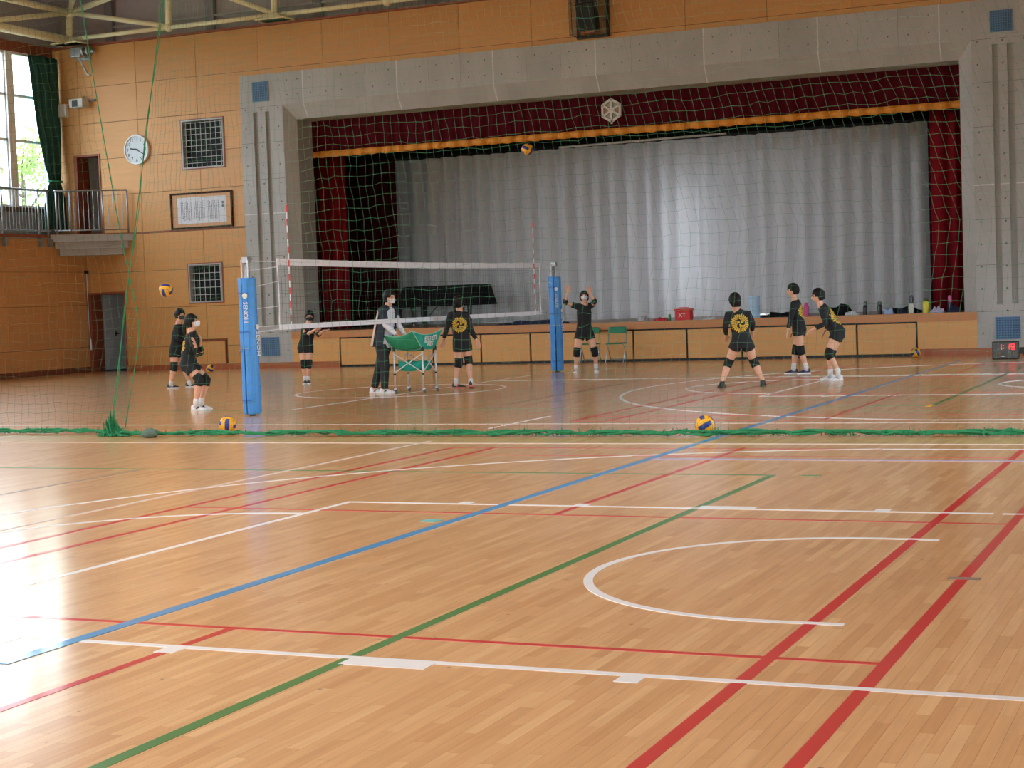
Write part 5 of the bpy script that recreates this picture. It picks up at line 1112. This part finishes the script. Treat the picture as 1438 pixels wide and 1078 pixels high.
def person(key, label, cfg):
    base, J = PEOPLE[key]; s = cfg.get('s', 1.0)
    j = {k: Vector(v) for k, v in J.items()}
    root = thing('person', label, 'person', (base[0], base[1], 0), -YAW)
    for k in ('aL', 'aR'): j[k].z = max(j[k].z, 0.085)
    up = Vector((0,0,1)); hipc = (j['hL']+j['hR'])/2; shc = (j['sL']+j['sR'])/2
    lat_h = (j['hR']-j['hL']).normalized(); lat_s = (j['sR']-j['sL']).normalized()
    fwd_s = up.cross(lat_s).normalized()
    neck = j['neck']; head = j['head']; face = Vector(cfg['face']).normalized()
    # --- body: one continuous surface
    b = MB(); chest = shc.lerp(hipc, 0.28); waist = shc.lerp(hipc, 0.68)
    if cfg.get('bow'): chest = chest-fwd_s*cfg['bow']*0.6; waist = waist-fwd_s*cfg['bow']
    spine = [hipc-up*0.07*s, hipc, waist, chest, shc+up*0.0, neck]; lats = [lat_h, lat_h, (lat_h+lat_s).normalized(), lat_s, lat_s, lat_s]
    rad = [(0.10*s, 0.080*s), (0.138*s, 0.092*s), (0.118*s, 0.088*s), (0.138*s, 0.100*s), (0.12*s, 0.07*s), (0.05*s, 0.05*s)]
    b.tube(spine, rad, 18, lat=lats)
    hM = head_frame(face); hc = head
    b.tube([shc.lerp(neck, 0.4), neck, hc-hM@Vector((0, 0.012, 0.07))*s], [0.068*s, 0.056*s, 0.053*s], 12)
    b.ell(hc, 0.078*s, 0.097*s, 0.118*s, M=hM, seg=22, rings=16, fn=head_shape(s))
    b.tube([hc+hM@Vector((0, 0.080, 0.022))*s, hc+hM@Vector((0, 0.098, -0.006))*s, hc+hM@Vector((0, 0.108, -0.026))*s, hc+hM@Vector((0, 0.09, -0.034))*s], [0.008*s, 0.011*s, 0.015*s, 0.010*s], 8)   # nose
    b.ell(hc+hM@Vector((0, 0.088, -0.062))*s, 0.022*s, 0.010*s, 0.010*s, M=hM, seg=10, rings=6)     # lips
    for sd in (-1, 1): b.ell(hc+hM@Vector((0.078*sd, -0.012, -0.01))*s, 0.010*s, 0.02*s, 0.032*s, M=hM, seg=10, rings=7)   # ears
    arm = cfg.get('arm', 1.0)
    for S_, sd in (('L', -1), ('R', 1)):
        sh, el, wr = j['s'+S_], j['e'+S_], j['w'+S_]
        b.tube([shc.lerp(sh, 0.55), sh, sh.lerp(el, 0.45), el, el.lerp(wr, 0.3), wr], [0.05*s, 0.050*s, 0.041*s*arm, 0.034*s*arm, 0.036*s*arm, 0.024*s*arm], 12)
        hd = Vector(cfg.get('hand'+S_, (0,0,0))); hd = hd if hd.length > 0 else (wr-el); pn_ = Vector(cfg.get('palm'+S_, tuple(-fwd_s)))
        hand(b, wr, hd, pn_, sd*cfg.get('thumb', 1), s*0.98*cfg.get('hs', 1.0), cfg.get('curl', 0.3))
        hp, kn, an, to = j['h'+S_], j['k'+S_], j['a'+S_], j['t'+S_]
        b.tube([hp+up*0.01, hp.lerp(kn, 0.25), hp.lerp(kn, 0.6), kn, kn.lerp(an, 0.32), kn.lerp(an, 0.75), an, Vector((an.x, an.y, 0.05))], [0.070*s, 0.084*s, 0.075*s, 0.058*s, 0.060*s, 0.042*s, 0.035*s, 0.030*s], 14)
        fd = Vector((to.x-an.x, to.y-an.y, 0)).normalized(); a0_ = Vector((an.x, an.y, 0.048)); b.tube([a0_-fd*0.03, a0_+fd*0.04-up*0.008, a0_+fd*0.10-up*0.014], [0.026*s, 0.025*s, 0.018*s], 10)
    remeshed(b, 'body', cfg.get('skin', M_SKIN), root, 0.0068*s, 2)
    for sd in (-1, 1):
        ey = MB().ell(hc+hM@Vector((0.031*sd, 0.0835, 0.004))*s, 0.013*s, 0.006*s, 0.007*s, M=hM, seg=10, rings=6).build('eye', M_EYE, root, smooth=True)
        MB().obox(hc+hM@Vector((0.031*sd, 0.086, 0.024))*s, hM@Vector((1,0.0,0.08*sd)), hM@Vector((0,1,0)), hM@Vector((0,0,1)), 0.016*s, 0.004*s, 0.003*s).build('eyebrow', M_HAIR, root)
    # --- hair: cap that leaves the face free
    fringe = cfg.get('fringe', 0.045)
    def hair_fn(d, q):
        fr = q.y/(0.105*s); hz = q.z/s
        lim = fringe-0.10*max(0, 0.45-fr)/0.45*1.0 if fr > 0.1 else -0.075
        if fr > 0.1 and abs(q.x) > 0.055*s: lim -= 0.045
        k = 1.0 if hz > lim else max(0.70, 1-(lim-hz)*9)
        q2 = Vector((q.x*k, q.y*k-0.012*s*k, q.z*(1 if k > 0.99 else 0.9)))
        q2 += d*0.0025*s*math.sin(d.x*40)*(k > 0.99); return q2
    h = MB().ell(hc+hM@Vector((0, 0, 0.008))*s, 0.095*s, 0.115*s, 0.128*s, M=hM, seg=30, rings=22, fn=hair_fn)
    st = cfg.get('hair', 'pony')
    if st == 'pony':
        p0 = hc+hM@Vector((0, -0.10, 0.005))*s; bk = hM@Vector((0, -1, 0))
        h.tube([p0, p0+bk*0.035*s-up*0.02*s, p0+bk*0.04*s-up*0.10*s, p0+bk*0.02*s-up*0.17*s], [0.024*s, 0.032*s, 0.026*s, 0.010*s], 10)
    elif st == 'bob':
        h.tube([hc+hM@Vector((0, -0.04, 0.02))*s, hc+hM@Vector((0, -0.045, -0.05))*s, hc+hM@Vector((0, -0.05, -0.10))*s], [(0.088*s, 0.062*s), (0.09*s, 0.064*s), (0.066*s, 0.045*s)], 16, lat=hM@Vector((1,0,0)))
    h.build('hair', M_HAIR, root, smooth=True)
    # --- mask
    if cfg.get('mask'):
        def mask_fn(d, q):
            ins = d.y > 0.25 and -0.085 < q.z/s+0.0 < -0.006-0.05*max(0, abs(d.x)-0.35)*0.6 and abs(d.x) < 0.86
            z = q.z; x = q.x*(1-0.22*max(0, -z/(0.118*s))); y = q.y+0.013*s*max(0, -z/(0.118*s))
            if not ins: return Vector((x*0.82, y*0.80, z*0.80))
            nb = 0.020*s*math.exp(-(d.x/0.3)**2); return Vector((x*1.07, y*1.05+nb, z))
        MB().ell(hc, 0.078*s, 0.097*s, 0.118*s, M=hM, seg=36, rings=40, fn=mask_fn).build('mask', M_MASKW if cfg['mask'] == 'white' else M_MASKB, root, smooth=True)
    # --- shirt
    sl = cfg.get('sleeve', 1.0); g = 0.017*s; sm_ = MB()
    hem = hipc+(hipc-waist).normalized()*(0.035-cfg.get('hem', 0.0))
    sm_.tube([hem, hipc.lerp(waist, 0.45), waist, chest, shc+up*0.012, neck.lerp(shc, 0.35)], [(0.174*s, 0.130*s), (0.158*s, 0.120*s), (0.142*s, 0.110*s), (0.152*s, 0.115*s), (0.135*s, 0.086*s), (0.074*s, 0.070*s)], 20, lat=[lat_h, lat_h, (lat_h+lat_s).normalized(), lat_s, lat_s, lat_s])
    for S_ in 'LR':
        sh, el, wr = j['s'+S_], j['e'+S_], j['w'+S_]
        p = [shc.lerp(sh, 0.5), sh]; r = [0.062*s, 0.064*s]
        if sl <= 0.5: p += [sh.lerp(el, sl*1.2)]; r += [0.062*s]
        else: p += [sh.lerp(el, 0.5), el, el.lerp(wr, 0.5), el.lerp(wr, min(0.97, 2*sl-1.0))]; r += [0.054*s, 0.047*s, 0.043*s, 0.036*s]
        sm_.tube(p, r, 14)
    shirt = remeshed(sm_, cfg.get('shirt_name', 'jersey'), cfg.get('shirt', M_SHIRT), root, 0.010, 3)
    # --- shorts or trousers
    sp_ = MB(); sp_.tube([hipc-up*0.10*s, hipc-up*0.02, hipc.lerp(waist, 0.85)], [(0.140*s, 0.112*s), (0.168*s, 0.124*s), (0.136*s, 0.104*s)], 20, lat=lat_h)
    for S_ in 'LR':
        hp, kn, an = j['h'+S_], j['k'+S_], j['a'+S_]
        if cfg.get('trousers'): sp_.tube([hp, hp.lerp(kn, 0.3), kn, kn.lerp(an, 0.5), an-up*0.01], [0.10*s, 0.098*s, 0.078*s, 0.066*s, 0.056*s], 16)
        else: sp_.tube([hp, hp.lerp(kn, 0.15), hp.lerp(kn, cfg.get('short', 0.42))], [0.098*s, 0.101*s, 0.104*s], 16)
    remeshed(sp_, 'trousers' if cfg.get('trousers') else 'shorts', M_TRACK if cfg.get('trousers') else M_SHORT, root, 0.010, 2)
    # --- knee pads, socks, shoes
    for S_ in 'LR':
        hp, kn, an, to = j['h'+S_], j['k'+S_], j['a'+S_], j['t'+S_]
        if not cfg.get('trousers'):
            a = kn+(hp-kn).normalized()*0.088*s; c_ = kn+(an-kn).normalized()*0.088*s
            MB().tube([a, kn.lerp(a, 0.5), kn, kn.lerp(c_, 0.5), c_], [0.072*s, 0.074*s, 0.071*s, 0.070*s, 0.067*s], 16).build('knee_pad', M_KNEE, root, smooth=True)
            MB().tube([Vector((an.x, an.y, 0.05)), an, an+(kn-an).normalized()*cfg.get('sock', 0.05)], [0.040*s, 0.042*s, 0.041*s], 14).build('sock', cfg.get('sockm', M_SOCK), root, smooth=True)
        fd = Vector((to.x-an.x, to.y-an.y, 0)); fd = fd.normalized() if fd.length > 0.02 else Vector((0,-1,0)); ll = Vector((fd.y, -fd.x, 0)); L = 0.245*s
        o_ = Vector((an.x, an.y, 0))-fd*0.075*s; rings = []; sol = []
        tip = cfg.get('heel'+S_, 0.0)
        def fp(x, yy, z): 
            zz = z+tip*max(0, 1-x/0.72)
            return o_+fd*(x*L)+ll*yy*s+up*zz*(1 if tip else 1)
        for x, w_, h in ((0.0, 0.022, 0.075), (0.06, 0.034, 0.092), (0.20, 0.037, 0.105), (0.36, 0.037, 0.098), (0.52, 0.041, 0.072), (0.72, 0.045, 0.056), (0.90, 0.036, 0.044), (1.0, 0.016, 0.032)):
            rings.append([fp(x, w_*math.cos(a)*(1.0 if math.sin(a) < 0 else 0.86), (0.022+ (h*s-0.022)*max(0, math.sin(a)))) for a in [2*PI*k/14 for k in range(14)]])
            sol.append([fp(x*1.02-0.01, w_*1.09*cx_, z) for cx_, z in ((-1, 0.002), (1, 0.002), (1.0, 0.026), (-1.0, 0.026))])
        sh_ = MB().ring_loft(rings).build('shoe', cfg.get('shoe', M_SHW), root, smooth=True)
        MB().ring_loft(sol).build('sole', cfg.get('sole', M_SOLE), sh_, smooth=False)
        tr_ = MB(); 
        for sd in (-1, 1):
            tr_.add([fp(x, sd*w_, z) for x, w_, z in ((0.30, 0.042, 0.03), (0.40, 0.0425, 0.03), (0.56, 0.036, 0.062), (0.48, 0.034, 0.07))]+[fp(x, sd*(w_-0.006), z) for x, w_, z in ((0.30, 0.042, 0.03), (0.40, 0.0425, 0.03), (0.56, 0.036, 0.062), (0.48, 0.034, 0.07))], [(0,1,2,3),(7,6,5,4),(0,4,5,1),(1,5,6,2),(2,6,7,3),(3,7,4,0)])
        tr_.build('side_stripe', cfg.get('stripe', M_SHN), sh_)
        if cfg.get('elbow_pad'): 
            el, sh, wr = j['e'+S_], j['s'+S_], j['w'+S_]; a = el+(sh-el).normalized()*0.045; c_ = el+(wr-el).normalized()*0.06
            MB().tube([a, el, c_], [0.050*s, 0.050*s, 0.046*s], 14).build('elbow_pad', M_KNEE, root, smooth=True)
    # --- yellow print on the back: a ball inside a ring of rays, laid onto the cloth
    def lay_print(centre, dirn, size, full=True):
        bv = BVHTree.FromPolygons([v.co for v in shirt.data.vertices], [tuple(p.vertices) for p in shirt.data.polygons])
        n = Vector(dirn).normalized(); rt_ = n.cross(up).normalized()*-1; u_ = rt_.cross(n)*-1; u_ = u_ if u_.z > 0 else -u_
        def drop(x, y):
            o_ = centre+rt_*x*size+u_*y*size+n*0.4; hit = bv.ray_cast(o_, -n, 0.8)
            return (hit[0]+n*0.0045) if hit[0] is not None else None
        m = MB()
        def strip(path, w_):
            V = []
            for i, (x, y) in enumerate(path):
                x2, y2 = path[min(i+1, len(path)-1)]; x1, y1 = path[max(i-1, 0)]; dx, dy = x2-x1, y2-y1; L = math.hypot(dx, dy) or 1
                ww = w_[i] if isinstance(w_, list) else w_
                for sg in (-1, 1): V.append(drop(x-sg*dy/L*ww, y+sg*dx/L*ww))
            if any(v is None for v in V): return
            m.add(V, [(2*i, 2*i+1, 2*i+3, 2*i+2) for i in range(len(path)-1)])
        for k in range(24):
            a = 2*PI*k/24+0.05; r0, r1 = 0.66, 1.0+0.10*((k*7) % 3)/2
            strip([(r0*math.cos(a), r0*math.sin(a)), ((r0+r1)/2*math.cos(a), (r0+r1)/2*math.sin(a)), (r1*math.cos(a), r1*math.sin(a))], [0.05, 0.095, 0.06])
        for k in range(3):
            for q in range(3):
                a0 = 2*PI*k/3+0.3; pts = []
                for t in range(6):
                    f = t/5; r_ = 0.10+0.48*f; a = a0+0.9*f+(q-1)*(0.25+0.3*f); pts.append((r_*math.cos(a), r_*math.sin(a)))
                strip(pts, 0.035 if q == 1 else 0.045)
        strip([(0.60*math.cos(2*PI*t/28), 0.60*math.sin(2*PI*t/28)) for t in range(29)], 0.035)
        if m.v: m.build('yellow_print', M_PRINT, shirt)
    if cfg.get('print'): lay_print(chest.lerp(waist, cfg.get('pc', 0.2)), -fwd_s if cfg['print'] == 'back' else fwd_s, cfg.get('psize', 0.125))
    return root, j, shirt, hM, s
R3 = lambda *v: v
person('p1', 'girl in black with a black mask standing behind the crouching girl at the left wall', dict(face=(0.75, -0.6, -0.05), mask='black', hair='short', s=1.0, shoe=M_SHD, stripe=M_SHW, sleeve=1.0, curl=0.5))
person('p2', 'crouching girl in black with a white mask looking up left of the nearer post', dict(face=(0.93, -0.2, 0.22), mask='white', hair='pony', s=0.98, shoe=M_SHW, stripe=M_SHD, sleeve=0.93, curl=0.5, bow=0.02, print='back', psize=0.12, short=0.5, handR=(-0.1, -0.5, 0.9), handL=(0.2, -0.2, 0.9)))
person('p3', 'girl in a black mask behind the net just right of the nearer post', dict(face=(0.05, -1, -0.08), mask='black', hair='bob', s=0.92, shoe=M_SHN, stripe=M_SHW, sleeve=0.40, elbow_pad=True, handR=(0.85, -0.5, 0.05), handL=(0.85, -0.5, 0.05), palmR=(0,0,1), palmL=(0,0,1), curl=0.15, short=0.36, hem=-0.03))
root, jj, shirt, hM, s_ = person('p4', 'coach in a dark track suit and white mask leaning on the green ball cart', dict(face=(0.72, -0.68, -0.12), mask='white', hair='short', s=1.08, shoe=M_SHW, stripe=M_SHN, sleeve=0.98, trousers=True, shirt=M_JWHITE, shirt_name='white_top', handR=(0.8, 0.1, -0.55), handL=(0.8, 0.1, -0.5), palmR=(0,0,-1), palmL=(0,0,-1), curl=0.4, fringe=0.06))
# coach's open jacket: dark back and shoulder over the white top with a beige stripe down the back
upv = Vector((0,0,1)); shc = (jj['sL']+jj['sR'])/2; hp = (jj['hL']+jj['hR'])/2; lat_s = (jj['sR']-jj['sL']).normalized(); fw = upv.cross(lat_s).normalized()
jm = MB(); rings = []
for t in np.linspace(0, 1, 9):
    c_ = shc.lerp(hp, t*1.04)+upv*0.02*(1-t); a_, b_ = 0.150+0.03*t+0.012*math.sin(t*PI), 0.098+0.045*t; ring = []
    for k in range(25):
        an = math.radians(45+290*k/24); ring.append(c_+fw*(math.cos(an)*(b_+0.035))+(-lat_s)*(-math.sin(an))*(a_+0.03))
    for k in range(24, -1, -1):
        an = math.radians(45+290*k/24); ring.append(c_+fw*(math.cos(an)*(b_+0.018))+(-lat_s)*(-math.sin(an))*(a_+0.013))
    rings.append(ring)
jm.ring_loft(rings)
jm.tube([shc.lerp(jj['sR'], 0.3)+upv*0.02, jj['sR']+upv*0.005, jj['sR'].lerp(jj['eR'], 0.5), jj['sR'].lerp(jj['eR'], 0.85)], [0.08, 0.078, 0.070, 0.064], 14); jm.tube([shc.lerp(jj['sL'], 0.3)+upv*0.02, jj['sL']+upv*0.005, jj['sL'].lerp(jj['eL'], 0.45)], [0.078, 0.074, 0.068], 14)
jk = remeshed(jm, 'jacket', M_JACK, root, 0.009, 2)
sb = MB(); V = []
for t in np.linspace(0, 1, 9):
    c_ = shc.lerp(hp, t*1.02)+upv*0.02*(1-t); a_, b_ = 0.150+0.03*t+0.012*math.sin(t*PI), 0.098+0.045*t
    for dg in (100, 122, 144):
        an = math.radians(dg); V.append(c_+fw*(math.cos(an)*(b_+0.056))-lat_s*(-math.sin(an))*(a_+0.052))
sb.add(V, [(3*i+k, 3*i+k+1, 3*i+k+4, 3*i+k+3) for i in range(8) for k in range(2)]); solid(sb.build('beige_stripe', M_BEIGE, jk, smooth=True), 0.006)
person('p5', 'girl in black seen from behind just right of the green ball cart', dict(face=(0.62, 0.78, 0.0), hair='pony', s=1.0, shoe=M_SHD, stripe=M_SHR, sole=pm('coral_sole', (222, 130, 124), rough=0.6), sleeve=0.93, print='back', psize=0.125, pc=0.15, hem=-0.04, short=0.40, sock=0.02, thumb=1, heelR=0.035, curl=0.25))
person('p6', 'girl with a white mask raising both arms in front of the stage', dict(face=(-0.02, -0.9, 0.35), mask='white', hair='pony', s=0.98, shoe=M_SHW, stripe=M_SHN, sleeve=0.34, elbow_pad=True, handR=(0.1, -0.2, 1), handL=(-0.25, -0.25, 1), palmR=(0, -1, 0.2), palmL=(0, -1, 0.2), curl=0.2, short=0.40, arm=0.95, hs=1.05))
person('p7', 'girl in black seen from behind in a wide stance at centre right', dict(face=(-0.35, 0.92, 0.0), hair='bob', s=0.98, shoe=M_SHD, stripe=M_SHD, sole=M_SHD, sleeve=0.9, print='back', psize=0.135, pc=0.10, short=0.34, sock=0.0, sockm=M_SHD, skin=M_SKIN, curl=0.4, hem=0.0))
person('p8', 'girl in black standing in profile facing left with navy blue shoes', dict(face=(-0.98, -0.15, -0.05), hair='short', s=0.98, shoe=M_SHN, stripe=M_SHBL, sleeve=0.93, print='back', psize=0.125, pc=0.1, short=0.30, sock=0.075, curl=0.25))
person('p9', 'girl in black leaning forward to the left with white shoes', dict(face=(-0.98, -0.15, -0.1), hair='short', s=0.98, shoe=M_SHW, stripe=pm('grey_stripe', (150, 156, 170)), sleeve=0.93, print='back', psize=0.13, pc=0.1, short=0.36, sock=0.06, curl=0.35))
